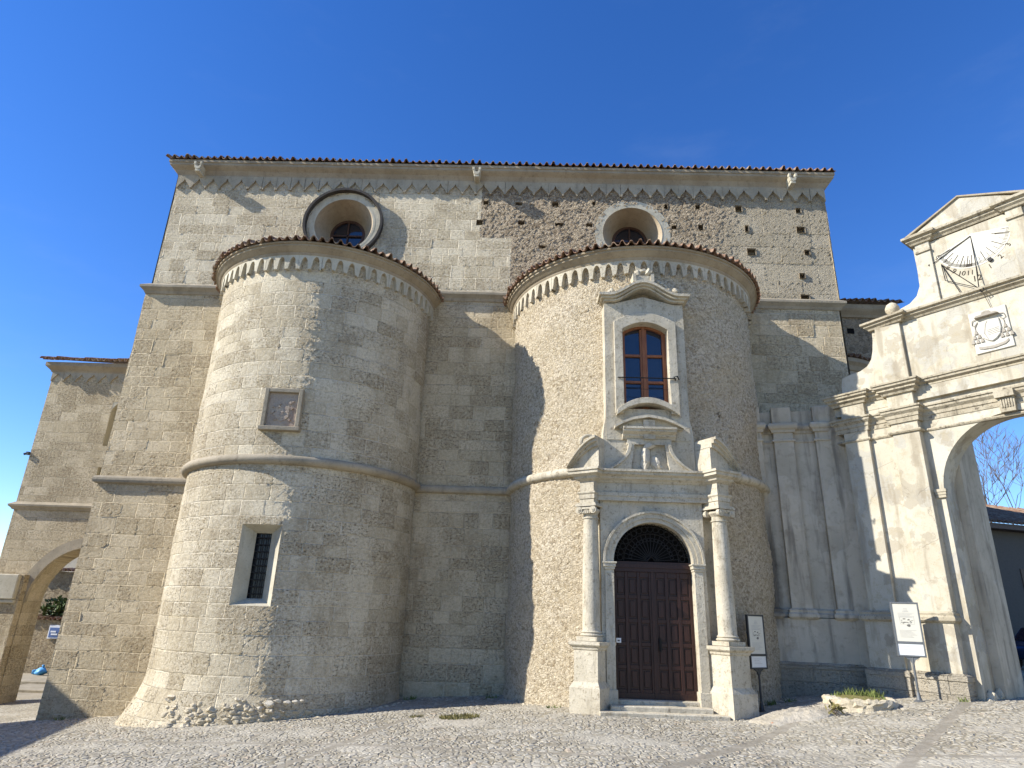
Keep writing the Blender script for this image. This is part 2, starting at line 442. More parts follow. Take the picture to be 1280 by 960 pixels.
# ------------------------------------------------------------------ mesh helpers
class MB:
    def __init__(s): s.v, s.f, s.uv = [], [], None
    def quad(s, a, b, c, d):
        i = len(s.v); s.v += [tuple(a), tuple(b), tuple(c), tuple(d)]; s.f.append((i, i + 1, i + 2, i + 3))
    def poly(s, pts):
        i = len(s.v); s.v += [tuple(p) for p in pts]; s.f.append(tuple(range(i, i + len(pts))))
    def box(s, c, sz, rz=0.0, taper=1.0):
        cx, cy, cz = c; hx, hy, hz = sz[0] / 2, sz[1] / 2, sz[2] / 2
        co, si = math.cos(rz), math.sin(rz); i = len(s.v)
        for dz in (-hz, hz):
            k = 1.0 if dz < 0 else taper
            for dx, dy in ((-hx, -hy), (hx, -hy), (hx, hy), (-hx, hy)):
                dx *= k; dy *= k
                s.v.append((cx + dx * co - dy * si, cy + dx * si + dy * co, cz + dz))
        for q in ((3, 2, 1, 0), (4, 5, 6, 7), (0, 1, 5, 4), (1, 2, 6, 5), (2, 3, 7, 6), (3, 0, 4, 7)):
            s.f.append(tuple(i + k for k in q))
    def bar(s, a, b, w, h=None, upv=(0, 0, 1)):
        a, b = Vector(a), Vector(b); h = h or w
        d = (b - a).normalized(); u = Vector(upv)
        if abs(d.dot(u)) > .95: u = Vector((0, 1, 0)) if abs(d.y) < .9 else Vector((1, 0, 0))
        r = d.cross(u).normalized() * w / 2; t = r.cross(d).normalized() * h / 2; i = len(s.v)
        for p in (a, b):
            for q in (-r - t, r - t, r + t, -r + t): s.v.append(tuple(p + q))
        for q in ((3, 2, 1, 0), (4, 5, 6, 7), (0, 1, 5, 4), (1, 2, 6, 5), (2, 3, 7, 6), (3, 0, 4, 7)):
            s.f.append(tuple(i + k for k in q))
    def tube(s, pts, radii, seg=8, cap=True):
        pts = [Vector(p) for p in pts]
        if not hasattr(radii, '__len__'): radii = [radii] * len(pts)
        i0 = len(s.v); prev = None
        for k, p in enumerate(pts):
            d = (pts[min(k + 1, len(pts) - 1)] - pts[max(k - 1, 0)]).normalized()
            u = prev if prev is not None else (Vector((0, 0, 1)) if abs(d.z) < .9 else Vector((1, 0, 0)))
            r = d.cross(u).normalized(); t = r.cross(d).normalized(); prev = t
            for j in range(seg):
                a = 2 * math.pi * j / seg
                s.v.append(tuple(p + (r * math.cos(a) + t * math.sin(a)) * radii[k]))
        for k in range(len(pts) - 1):
            for j in range(seg):
                a = i0 + k * seg + j; b = i0 + k * seg + (j + 1) % seg
                s.f.append((a, b, b + seg, a + seg))
        if cap:
            s.f.append(tuple(i0 + j for j in range(seg))[::-1]); e = i0 + (len(pts) - 1) * seg
            s.f.append(tuple(e + j for j in range(seg)))
    def lathe(s, c, prof, seg=24):
        i0 = len(s.v)
        for (r, z) in prof:
            for j in range(seg):
                a = 2 * math.pi * j / seg; s.v.append((c[0] + r * math.cos(a), c[1] + r * math.sin(a), c[2] + z))
        for k in range(len(prof) - 1):
            for j in range(seg):
                a = i0 + k * seg + j; b = i0 + k * seg + (j + 1) % seg
                s.f.append((a, b, b + seg, a + seg))
        s.f.append(tuple(i0 + j for j in range(seg))[::-1]); e = i0 + (len(prof) - 1) * seg
        s.f.append(tuple(e + j for j in range(seg)))
    def sweep(s, path, prof, closed=False, cap=True):
        """horizontal moulding: plan path walked with its outside on the right hand; prof = [(out, z)]"""
        n = len(path); P = [Vector((p[0], p[1])) for p in path]; i0 = len(s.v)
        for k in range(n):
            a = P[k - 1] if (closed or k > 0) else None; b = P[(k + 1) % n] if (closed or k < n - 1) else None
            ns = []
            if a is not None: d = (P[k] - a).normalized(); ns.append(Vector((d.y, -d.x)))
            if b is not None: d = (b - P[k]).normalized(); ns.append(Vector((d.y, -d.x)))
            m = ns[0] if len(ns) == 1 else (ns[0] + ns[1]) / max(.25, 1 + ns[0].dot(ns[1]))
            for (o, z) in prof: s.v.append((P[k].x + m.x * o, P[k].y + m.y * o, z))
        q = len(prof)
        for k in range(n if closed else n - 1):
            for j in range(q - 1):
                a = i0 + k * q + j; b = i0 + ((k + 1) % n) * q + j
                s.f.append((a, b, b + 1, a + 1))
        if cap and not closed:
            s.f.append(tuple(i0 + j for j in range(q))[::-1]); e = i0 + (n - 1) * q
            s.f.append(tuple(e + j for j in range(q)))
    def extrude(s, pts, fr, d0, d1):
        """pts (a, b) in the plane of frame fr=(origin, ax, bx, n); prism from n*d0 to n*d1 (d1 the front)"""
        o, ax, bx, nn = [Vector(k) for k in fr]; i = len(s.v); n = len(pts)
        for d in (d0, d1):
            for (a, b) in pts: s.v.append(tuple(o + ax * a + bx * b + nn * d))
        s.f.append(tuple(i + k for k in range(n))[::-1]); s.f.append(tuple(i + n + k for k in range(n)))
        for k in range(n): s.f.append((i + k, i + (k + 1) % n, i + n + (k + 1) % n, i + n + k))
    def strip(s, lo, hi, fr, d0, d1):
        """solid between two matching 2D polylines (may be concave)"""
        o, ax, bx, nn = [Vector(k) for k in fr]; i = len(s.v); n = len(lo)
        P = lambda p, d: tuple(o + ax * p[0] + bx * p[1] + nn * d)
        for k in range(n):
            s.v += [P(lo[k], d0), P(lo[k], d1), P(hi[k], d1), P(hi[k], d0)]
        for k in range(n - 1):
            a = i + 4 * k; b = a + 4
            for j in range(4): s.f.append((a + j, b + j, b + (j + 1) % 4, a + (j + 1) % 4))
        s.f.append((i, i + 1, i + 2, i + 3)); e = i + 4 * (n - 1); s.f.append((e + 3, e + 2, e + 1, e))
    def ring(s, fr, c, r0, r1, a0, a1, d0, d1, seg=32):
        A = [a0 + (a1 - a0) * k / seg for k in range(seg + 1)]
        s.strip([(c[0] + r0 * math.cos(a), c[1] + r0 * math.sin(a)) for a in A],
                [(c[0] + r1 * math.cos(a), c[1] + r1 * math.sin(a)) for a in A], fr, d0, d1)
    def rock(s, c, r, seed, sq=(1, 1, 1)):
        bm = bmesh.new(); bmesh.ops.create_icosphere(bm, subdivisions=2, radius=1)
        rr = random.Random(seed); ks = [(Vector((rr.uniform(-1, 1), rr.uniform(-1, 1), rr.uniform(-1, 1))).normalized(), rr.uniform(.45, .85)) for _ in range(12)]
        i = len(s.v)
        for v in bm.verts:
            p = v.co.copy()
            for d, h in ks:
                e = p.dot(d)
                if e > h: p -= d * (e - h)
            p *= 1 + .09 * math.sin(p.x * 9 + seed) * math.sin(p.y * 8 + seed * 2) + .05 * math.sin(p.z * 17 + seed)
            s.v.append((c[0] + p.x * r * sq[0], c[1] + p.y * r * sq[1], c[2] + p.z * r * sq[2]))
        for f in bm.faces: s.f.append(tuple(i + v.index for v in f.verts))
        bm.free()

def link_mesh(name, me, mat, parent=None, loc=None):
    o = bpy.data.objects.new(name, me); COL.objects.link(o)
    me.materials.append(mat)
    if parent is not None:
        o.parent = parent
        if loc is not None: o.location = loc
        elif parent.type == 'EMPTY' : o.location = -parent.location
    return o

def islands(mb):
    par = list(range(len(mb.v)))
    def find(a):
        while par[a] != a: par[a] = par[par[a]]; a = par[a]
        return a
    for f in mb.f:
        for k in f[1:]: par[find(f[0])] = find(k)
    out = {}
    for f in mb.f: out.setdefault(find(f[0]), []).append(f)
    res = []
    for fs in out.values():
        m = MB(); ix = {}
        for f in fs:
            for k in f:
                if k not in ix: ix[k] = len(m.v); m.v.append(mb.v[k])
            m.f.append(tuple(ix[k] for k in f))
        res.append(m)
    return res

def part(name, mb, mat, parent=None, label=None, smooth=False, loc=None, fix=True, bevel=0.0, split=False):
    if split: return [part(name, m, mat, parent, label, smooth, loc, fix, bevel) for m in islands(mb)][0]
    me = bpy.data.meshes.new(name)
    if parent is not None and (parent.name == 'gateway' or (parent.parent and parent.parent.name == 'gateway')):
        mb.v = [(x, y, 1.6 + (z - 1.6) * HSC) for (x, y, z) in mb.v]
    me.from_pydata(mb.v, [], mb.f)
    if fix:
        bm = bmesh.new(); bm.from_mesh(me)
        bmesh.ops.remove_doubles(bm, verts=bm.verts, dist=1e-5)
        bmesh.ops.recalc_face_normals(bm, faces=bm.faces)
        if bevel:
            ed = [e for e in bm.edges if len(e.link_faces) == 2 and e.calc_face_angle(0) > .6]
            bmesh.ops.bevel(bm, geom=ed, offset=bevel, segments=1, affect='EDGES', clamp_overlap=True)
        bm.to_mesh(me); bm.free()
    if smooth:
        me.polygons.foreach_set('use_smooth', [True] * len(me.polygons))
        try: me.set_sharp_from_angle(angle=R(40))
        except Exception: pass
    me.update()
    o = link_mesh(name, me, mat, parent, loc)
    if label: o['label'] = label
    return o

def thing(name, label, cat, loc=(0, 0, 0), group=None):
    o = bpy.data.objects.new(name, None); COL.objects.link(o)
    o.empty_display_size = .3; o.location = loc
    o['label'] = label; o['category'] = cat
    if group: o['group'] = group
    return o

def tag(o, label, cat, group=None, kind=None):
    if label: o['label'] = label
    if cat: o['category'] = cat
    if group: o['group'] = group
    if kind: o['kind'] = kind
    return o

def grid_mesh(name, us, vs, fn, uvfn, skip=None, smooth=True):
    us, vs = np.asarray(us), np.asarray(vs)
    U, V = np.meshgrid(us, vs)
    X, Y, Z = fn(U, V)
    verts = np.stack([X.ravel(), Y.ravel(), Z.ravel()], 1)
    nu, nv = len(us), len(vs)
    i, j = np.meshgrid(np.arange(nu - 1), np.arange(nv - 1))
    a = (j * nu + i)
    keep = np.ones(a.shape, bool)
    if skip is not None:
        keep = ~skip((us[i] + us[i + 1]) / 2, (vs[j] + vs[j + 1]) / 2)
    a = a[keep]
    faces = np.stack([a, a + 1, a + 1 + nu, a + nu], 1)
    me = bpy.data.meshes.new(name)
    me.from_pydata(verts.tolist(), [], faces.tolist())
    uu, vv = uvfn(U.ravel(), V.ravel())
    lay = me.uv_layers.new(name='UVMap')
    li = faces.ravel()
    lay.data.foreach_set('uv', np.stack([uu[li], vv[li]], 1).ravel())
    if smooth: me.polygons.foreach_set('use_smooth', [True] * len(me.polygons))
    me.update()
    return me

def cuts(a, b, step, extra=()):
    n = max(1, round((b - a) / step)); base = np.linspace(a, b, n + 1)
    ex = np.array(sorted(extra))
    if len(ex): base = np.array([x for x in base if np.min(np.abs(ex - x)) > step * .45 or x in (a, b)])
    return np.unique(np.concatenate([base, ex])) if len(ex) else base

YN = (0, -1, 0)
def FR(x, y, z=0.0, rot=0.0):
    """upright frame; rot turns its outward normal from -Y towards +X"""
    return ((x, y, z), (math.cos(rot), math.sin(rot), 0), (0, 0, 1), (math.sin(rot), -math.cos(rot), 0))

# ------------------------------------------------------------------ the ground
GX = np.array([-400, -60, -20, -17, -11.8, -9, -6, -2.5, 0, 1.5, 4.2, 5, 6.5, 8.2, 9.5, 13, 40, 400.])
GZ = np.array([-4, -2.6, -1.9, -1.75, -1.2, -.95, -.68, -.38, -.23, -.13, -.16, -.04, .12, .3, .36, .4, .5, -2.])
def gz(x, y=15.0):
    s = sum(np.interp(np.asarray(x, float) + d, GX, GZ) for d in (-.6, -.3, 0, .3, .6)) / 5
    return s
gxs = np.unique(np.concatenate([[-400, -200, -100, -60, -40, -30, -24, -20, -17, -15, -14], np.arange(-13, 10.6, .036), np.arange(10.8, 16, .3), [18, 22, 28, 40, 60, 100, 200, 400]]))
gys = np.unique(np.concatenate([[-400, -200, -100, -50, -25, -12, -6, -2, 1, 3, 5, 6, 7, 7.6, 8.1], np.arange(8.5, 18.1, .036), np.arange(18.4, 34, .6), [36, 40, 50, 70, 100, 200, 400]]))
me = grid_mesh("ground", gxs, gys, lambda U, V: (U, V, gz(U, V)), lambda u, v: (u, v))
gobj = link_mesh("ground", me, M['ground'])
gobj['kind'] = 'structure'

# ------------------------------------------------------------------ shared builders of architecture
def tile_eave_line(x0, x1, pitch, y_eave, z_eave, run, slope, mb):
    n = round((x1 - x0) / pitch); r = pitch / 4
    prof = []
    for k in range(n):
        for j in range(8):
            a = j / 8
            if a < .5: prof.append((k, a, x0 + (k + a) * pitch, math.sqrt(max(0, 1 - (a * 4 - 1) ** 2)) * r * 1.25))
            else: prof.append((k, a, x0 + (k + a) * pitch, -math.sqrt(max(0, 1 - (a * 4 - 3) ** 2)) * r * .8))
    rr = random.Random(3); jit = [(rr.uniform(-.055, .045), rr.uniform(-.022, .02)) for _ in range(n + 1)]
    rows = 6; i0 = len(mb.v)
    ts = [0, .02] + [run * q / rows for q in range(1, rows + 1)]
    for t_ in ts:
        for (k, a, x, h) in prof:
            jy, jz = jit[k] if a < .5 else (0, 0)
            mb.v.append((x, y_eave + jy * (t_ < .1) + t_, z_eave + h + jz + t_ * slope))
    m = len(prof)
    for q in range(len(ts) - 1):
        for k in range(m - 1):
            a = i0 + q * m + k; mb.f.append((a, a + 1, a + 1 + m, a + m))
    # thickness at the eave: a second skin 2.5 cm below
    i1 = len(mb.v)
    for t_ in (0, .5):
        for (k, a, x, h) in prof:
            jy, jz = jit[k] if a < .5 else (0, 0)
            mb.v.append((x, y_eave + jy * (t_ < .1) + t_, z_eave + h + jz + t_ * slope - .026))
    for k in range(m - 1):
        mb.f.append((i0 + k, i1 + k, i1 + k + 1, i0 + k + 1))
        mb.f.append((i1 + k, i1 + m + k, i1 + m + k + 1, i1 + k + 1))

def tile_eave_round(cx, cy, r_eave, z_eave, n, slope, mb, a0=-math.pi / 2, a1=math.pi / 2, r_top=.15):
    rr = random.Random(9); prof = []
    jit = [(rr.uniform(-.05, .045), rr.uniform(-.022, .02)) for _ in range(n + 1)]
    wv = (a1 - a0) * r_eave / n / 4
    for k in range(n):
        for j in range(8):
            a = j / 8; ang = a0 + (a1 - a0) * (k + a) / n
            h = math.sqrt(max(0, 1 - (a * 4 - 1) ** 2)) * wv * 1.25 if a < .5 else -math.sqrt(max(0, 1 - (a * 4 - 3) ** 2)) * wv * .8
            prof.append((k, a, ang, h))
    ts = [0, .02, .4, .8, 1.4, 2.0, r_eave - r_top]; i0 = len(mb.v); m = len(prof)
    for t_ in ts:
        f = 1 - t_ / r_eave
        for (k, a, ang, h) in prof:
            jr, jz = jit[k] if a < .5 else (0, 0); r = r_eave - t_ - jr * (t_ < .1)
            mb.v.append((cx + r * math.sin(ang), cy - r * math.cos(ang), z_eave + h * f + jz + t_ * slope))
    for q in range(len(ts) - 1):
        for k in range(m - 1):
            a = i0 + q * m + k; mb.f.append((a, a + 1, a + 1 + m, a + m))
    i1 = len(mb.v)
    for t_ in (0, .5):
        for (k, a, ang, h) in prof:
            jr, jz = jit[k] if a < .5 else (0, 0); r = r_eave - t_ - jr * (t_ < .1)
            mb.v.append((cx + r * math.sin(ang), cy - r * math.cos(ang), z_eave + h + jz + t_ * slope - .026))
    for k in range(m - 1):
        mb.f.append((i0 + k, i1 + k, i1 + k + 1, i0 + k + 1))
        mb.f.append((i1 + k, i1 + m + k, i1 + m + k + 1, i1 + k + 1))

def arcade(mb, fn, u0, u1, n, ztop, zarch, zspring, zbot, half, depth, ogee=False, leg=None):
    """blind arcade: band from ztop down, pointed openings cut from below, pendants between them; fn(u, z, out)"""
    w = (u1 - u0) / n
    K = 7
    half0, za0, zb0 = half, zarch, zbot; ra = random.Random(n * 7 + int(zarch * 10))
    for k in range(n):
        half = half0 * ra.uniform(.86, 1.06); zarch = za0 + (za0 - zspring) * ra.uniform(-.12, .06); zbot = zb0 + (zspring - zb0) * ra.uniform(-.05, .35) * (ra.random() < .6)
        uc = u0 + (k + .5) * w + w * ra.uniform(-.02, .02); lo = []; legw = w / 2 - half
        lo.append((uc - w / 2, zbot)); lo.append((uc - half - legw * .35, zbot))
        for j in range(2 * K + 1):
            s = -1 + j / K
            a = abs(s)
            if ogee: rise = (1 - a) ** .8 * .78 + (.22 * max(0, 1 - a / .22))
            else: rise = math.sqrt(max(0, 1 - (a * .98 + .02) ** 1.9))
            lo.append((uc + s * half, zspring + (zarch - zspring) * rise))
        lo.append((uc + half + legw * .35, zbot)); lo.append((uc + w / 2, zbot))
        for q in range(len(lo) - 1):
            (a, za), (b, zb) = lo[q], lo[q + 1]
            mb.quad(fn(a, za, depth), fn(b, zb, depth), fn(b, ztop, depth), fn(a, ztop, depth))
            mb.quad(fn(a, za, -.1), fn(b, zb, -.1), fn(b, zb, depth), fn(a, za, depth))
    mb.quad(fn(u0, zbot, 0), fn(u0, zbot, depth), fn(u0, ztop, depth), fn(u0, ztop, 0))
    mb.quad(fn(u1, zbot, depth), fn(u1, zbot, 0), fn(u1, ztop, 0), fn(u1, ztop, depth))

# ------------------------------------------------------------------ the cathedral
cath = thing("cathedral", "large pale stone cathedral with two round apses, tiled eaves and a carved doorway", "cathedral", (0, 18, -.3))
PUT = [(-1.43, 14.37), (-.36, 14.36), (.83, 14.37), (2.1, 14.42), (4.45, 14.36), (5.47, 14.38), (6.81, 14.36), (8.74, 14.34), (-1.6, 13.6), (-.25, 13.62), (.97, 13.59),
       (1.95, 13.6), (4.66, 13.57), (5.54, 13.62), (7.0, 13.59), (8.72, 13.6), (.44, 12.74), (5.63, 12.8), (7.07, 12.75), (8.81, 12.78), (8.57, 11.91), (8.59, 11.15)]
OCS = [(-6.0, 13.42, 1.14, .95, 1.02), (3.33, 13.33, 1.06, .95, 1.21)]   # x, z, hole, inner r, outer r
x_cuts, z_cuts, holes = [], [], []
for (px, pz) in PUT:
    a = random.uniform(.06, .135); b = random.uniform(.055, .115)
    hx0, hx1, hz0, hz1 = round((px - a) / .05) * .05, round((px + a) / .05) * .05, round((pz - b) / .05) * .05, round((pz + b) / .05) * .05
    holes.append((hx0, hx1, hz0, hz1))
def skip_up(u, v):
    k = np.zeros(u.shape, bool)
    for (ox, oz, rh, ri, ro) in OCS: k |= (u - ox) ** 2 + (v - oz) ** 2 < rh ** 2
    for (a, b, c, d) in holes: k |= (u > a) & (u < b) & (v > c) & (v < d)
    return k
usu = np.round(np.arange(-11.75, 9.651, .05), 4); vsu = np.round(np.arange(10.9, 15.551, .05), 4)
me = grid_mesh("facade_wall", usu, vsu, lambda U, V: (U, np.full_like(U, 18.0), V), lambda u, v: (u, v), skip_up)
facade = link_mesh("facade_wall", me, M['facade_up'], cath)
# lower wall, 7 cm proud
usl = np.round(np.arange(-11.85, 9.501, .05), 4); vsl = np.round(np.arange(-1.6, 10.901, .05), 4)
CLX, CLR, CRX, CRR = -6.0, 3.05, 3.1, 3.4
def skip_low(u, v):
    return (np.abs(u - CLX) < CLR - .5) | (np.abs(u - CRX) < CRR - .5)
me = grid_mesh("lower_wall", usl, vsl, lambda U, V: (U - np.where(U < -11.8, .1 * np.clip((6 - V) / 8, 0, 1), 0), np.full_like(U, 17.93), V), lambda u, v: (u, v), skip_low)
link_mesh("lower_wall", me, M['facade_low'], cath)
for (a, b, c, d) in holes:
    mb = MB(); a, b, c, d = a - .015, b + .015, c - .015, d + .015
    y0, y1 = 18.0, 18.2
    mb.quad((a, y0, c), (b, y0, c), (b, y1, c), (a, y1, c)); mb.quad((a, y0, d), (a, y1, d), (b, y1, d), (b, y0, d))
    mb.quad((a, y0, c), (a, y1, c), (a, y1, d), (a, y0, d)); mb.quad((b, y0, c), (b, y0, d), (b, y1, d), (b, y1, c))
    mb.quad((a, y1, c), (b, y1, c), (b, y1, d), (a, y1, d))
    part("putlog_hole", mb, M['rubble_dark'], facade)
mb = MB()     # flanks and back of the block
mb.quad((-11.8, 18.02, -2.2), (-11.8, 18.02, 15.5), (-11.8, 31, 15.5), (-11.8, 31, -2.2))
mb.quad((9.6, 18.02, -1), (9.6, 31, -1), (9.6, 31, 15.5), (9.6, 18.02, 15.5))
mb.quad((-11.95, 17.94, -2.2), (-11.8, 17.94, 10.9), (-11.8, 18.1, 10.9), (-11.95, 18.1, -2.2))
mb.quad((-11.7, 19.2, 10), (9.55, 19.2, 10), (9.55, 19.2, 15.5), (-11.7, 19.2, 15.5))
mb.quad((-11.8, 31, -2), (-11.8, 31, 15.5), (9.6, 31, 15.5), (9.6, 31, -2))
part("side_wall", mb, M['side'], cath)
mb = MB(); tile_eave_line(-12.12, 9.98, .221, 17.65, 15.68, 6.6, .38, mb)
roof = part("roof", mb, M['tile'], cath, "brown tiled main roof", fix=False)
mb = MB(); mb.quad((-12, 17.75, 15.6), (9.9, 17.75, 15.6), (9.9, 24.3, 18.0), (-12, 24.3, 18.0)); mb.quad((-12, 24.3, 18.0), (9.9, 24.3, 18.0), (9.9, 31, 15.6), (-12, 31, 15.6))
part("roof_deck", mb, M['tile'], roof)
EAVE = [(.0, 15.14), (.05, 15.14), (.07, 15.2), (.13, 15.3), (.23, 15.38), (.27, 15.42), (.27, 15.50), (.30, 15.51), (.30, 15.60), (0, 15.62)]
mb = MB(); mb.sweep([(-11.72, 24), (-11.72, 18), (9.62, 18), (9.62, 24)], EAVE)
part("eave_cornice", mb, M['cornice'], facade)
mb = MB()
arcade(mb, lambda u, z, o: (u, 18.0 - o, z), -11.72, 9.62, 45, 15.14, 15.03, 14.72, 14.65, .205, .065, ogee=True)
part("arcade_frieze", mb, M['frieze'], facade)
STR_UP = [(-.1, 10.70), (.05, 10.70), (.09, 10.78), (.17, 10.86), (.19, 10.88), (.19, 10.95), (.0, 11.08)]
def arcpath(cx, R_, a0, a1, n, cy=18.0):
    return [(cx + R_ * math.sin(a0 + (a1 - a0) * k / n), cy - R_ * math.cos(a0 + (a1 - a0) * k / n)) for k in range(n + 1)]
mb = MB()
for x0, x1, e0, e1 in ((-11.8, CLX - CLR - .1, 1, 0), (CLX + CLR + .05, CRX - CRR - .05, 0, 0), (CRX + CRR + .02, 9.5, 0, 1)):
    pth = [(x0, 17.95), (x1, 17.95)]
    if e0: pth = [(x0, 19.5)] + pth
    if e1: pth = pth + [(x1, 19.5)]
    mb.sweep(pth, STR_UP)
part("upper_string_course", mb, M['string'], facade, split=True)
mb = MB()
STR_LO = [(-.12, 4.76), (.04, 4.77), (.10, 4.80), (.125, 4.86), (.12, 4.92), (.09, 4.97), (-.12, 5.04)]
def s_lo(x0, x1, e0=0):
    p = [(x0, 17.94), (x1, 17.94)]
    mb.sweep(([(x0, 19.5)] if e0 else []) + p, STR_LO)
s_lo(-11.86, CLX - CLR - .05, 1); s_lo(CLX + CLR, CRX - CRR + .02); s_lo(CRX + CRR, 9.5)
part("lower_string_course", mb, M['string'], facade, split=True)
for (sx, tilt) in ((-10.95, 0), (-1.75, 0), (8.5, 0)):
    mb = MB()
    mb.strip([(-.13, -.02), (-.09, -.17), (0, -.22), (.09, -.17), (.13, -.02)], [(-.07, .0), (-.045, -.07), (0, -.09), (.045, -.07), (.07, .0)], FR(sx, 18.0, 15.36), -.05, .42)
    mb.box((sx - .10, 17.62, 15.38), (.075, .12, .12)); mb.box((sx + .10, 17.62, 15.38), (.075, .12, .12)); mb.box((sx, 17.8, 15.13), (.16, .4, .1))
    part("waterspout", mb, M['oculus'], facade, bevel=.012)

# oculi
for i, (ox, oz, rh, ri, ro) in enumerate(OCS):
    mb = MB(); fr = FR(ox, 18.0, oz)
    mb.ring(fr, (0, 0), ri, ro, 0, 2 * math.pi, -.12, .0 if i else .01, 64)
    if not i: mb.ring(fr, (0, 0), ro, 1.20, 0, 2 * math.pi, -.12, .005, 64)
    w = part("oculus_window", mb, M['oculus'], cath, "round window with a dark raised hood ring" if not i else "round window framed by a flat pale stone ring")
    mb = MB(); px_, pz_, pr = (3.39 if i else -6.12), 13.57, .57
    N = 64
    for k in range(N):
        a, b = 2 * math.pi * k / N, 2 * math.pi * (k + 1) / N
        f = lambda r, t, cx, cz, y: (cx + r * math.cos(t), y, cz + r * math.sin(t))
        mb.quad(f(ri, a, ox, oz, 17.99), f(ri, b, ox, oz, 17.99), f(pr, b, px_, pz_, 18.95), f(pr, a, px_, pz_, 18.95))
    part("splay", mb, M['reveal'], w, smooth=True)
    mb = MB(); fr2 = FR(px_, 18.93, pz_)
    mb.ring(fr2, (0, 0), pr - .07, pr + .02, 0, 2 * math.pi, -.05, .04, 48)
    mb.box((px_, 18.92, pz_), (.045, .05, 2 * pr - .1)); mb.box((px_, 18.92, pz_ - .02), (2 * pr - .1, .05, .05))
    part("window_frame", mb, M['darkwood'], w)
    mb = MB(); mb.poly([(px_ + pr * math.cos(2 * math.pi * k / 40), 18.96, pz_ + pr * math.sin(2 * math.pi * k / 40)) for k in range(40)])
    part("pane", mb, M['glass'], w)
    if not i:
        mb = MB(); mb.ring(fr, (0, 0), 1.21, 1.29, 0, 2 * math.pi, -.05, .17, 72)
        part("hood_ring", mb, M['hood'], w)

# apses
def apse(cx, R_, mat, label, openings, ncor, flare, zlo, dz=0.0):
    a_cuts, z_c = [], []
    for (a0, a1, z0, z1) in openings: a_cuts += [a0, a1]; z_c += [z0, z1]
    st = .045 / R_
    us = cuts(-R(88), R(88), st, a_cuts); vs = cuts(zlo, 10.6, .045, z_c)
    def fn(U, V):
        r = R_ + flare(U, V)
        return cx + r * np.sin(U), 18 - r * np.cos(U), V
    def skip(u, v):
        k = np.zeros(u.shape, bool)
        for (a0, a1, z0, z1) in openings: k |= (u > a0) & (u < a1) & (v > z0) & (v < z1)
        return k
    me = grid_mesh("apse", us, vs, fn, lambda u, v: (u * R_, v), skip if openings else None)
    ap = link_mesh("apse", me, mat, cath); ap['label'] = label
    fnr = lambda u, z, o: (cx + (R_ + o) * math.sin(u), 18 - (R_ + o) * math.cos(u), z)
    mb = MB(); arcade(mb, fnr, -R(89), R(89), ncor, 10.44 + dz, 10.35 + dz, 10.14 + dz, 9.98 + dz, .30 * math.pi / ncor, .10)
    part("arcade_frieze", mb, M['carved' if cx > 0 else 'oculus'], ap)
    mb = MB(); mb.sweep(arcpath(cx, R_, -R(89), R(89), 72), [(o_, z_ + dz) for o_, z_ in [(0, 10.28), (.12, 10.40), (.13, 10.45), (.17, 10.47), (.22, 10.54), (.27, 10.57), (.27, 10.62), (.31, 10.63), (.31, 10.68), (0, 10.74)]])
    part("cornice", mb, M['cornice'], ap, smooth=True)
    mb = MB(); tile_eave_round(cx, 18.0, R_ + .40, 10.73 + dz, int(math.pi * R_ / .2), .33, mb)
    part("apse_roof", mb, M['tile'], ap, fix=False)
    return ap

def flareL(U, V):
    k = np.clip((.15 - V) / 1.1, 0, 1.2) ** 1.6
    s = np.clip((-U - R(5)) / R(50), 0, 1)
    return k * (.15 + .27 * s) + .012 * np.sin(V * 1.7 + U * 3)
winA = (R(-6.5), R(10.5), 1.66, 3.42)
apL = apse(CLX, CLR, M['tower'], "smooth ashlar apse with a slit window and a square stone panel", [winA], 32, flareL, -1.5)
def flareR(U, V):
    return .02 * np.sin(V * 1.3 + U * 4) + .02 * np.sin(V * 3.1 - U * 7) + np.clip((.1 - V), 0, 1) * .12
winB = (R(-17.5), R(10.5), 5.2, 8.7)
doorB = (R(-20), R(14), -.6, 4.0)
apR = apse(CRX, CRR, M['rubble_tower'], "rough rendered apse holding the carved doorway and the wooden window", [winB, doorB], 36, flareR, -1.0, -.12)
# string course rings
mb = MB(); mb.sweep(arcpath(CLX, CLR, -R(89), R(90), 80), [(-.12, 4.80), (.05, 4.81), (.13, 4.85), (.16, 4.91), (.15, 4.97), (.11, 5.02), (-.12, 5.08)])
part("string_course", mb, M['string'], apL, smooth=True)
mb = MB()
PR = [(-.15, 4.76), (.06, 4.77), (.12, 4.81), (.14, 4.86), (.13, 4.92), (.09, 4.97), (-.15, 5.03)]
mb.sweep(arcpath(CRX, CRR, -R(89), -R(30), 30), PR); part("string_course", mb, M['carved'], apR, smooth=True); mb = MB(); mb.sweep(arcpath(CRX, CRR, R(24), R(89), 30), PR)
part("string_course", mb, M['carved'], apR, smooth=True)

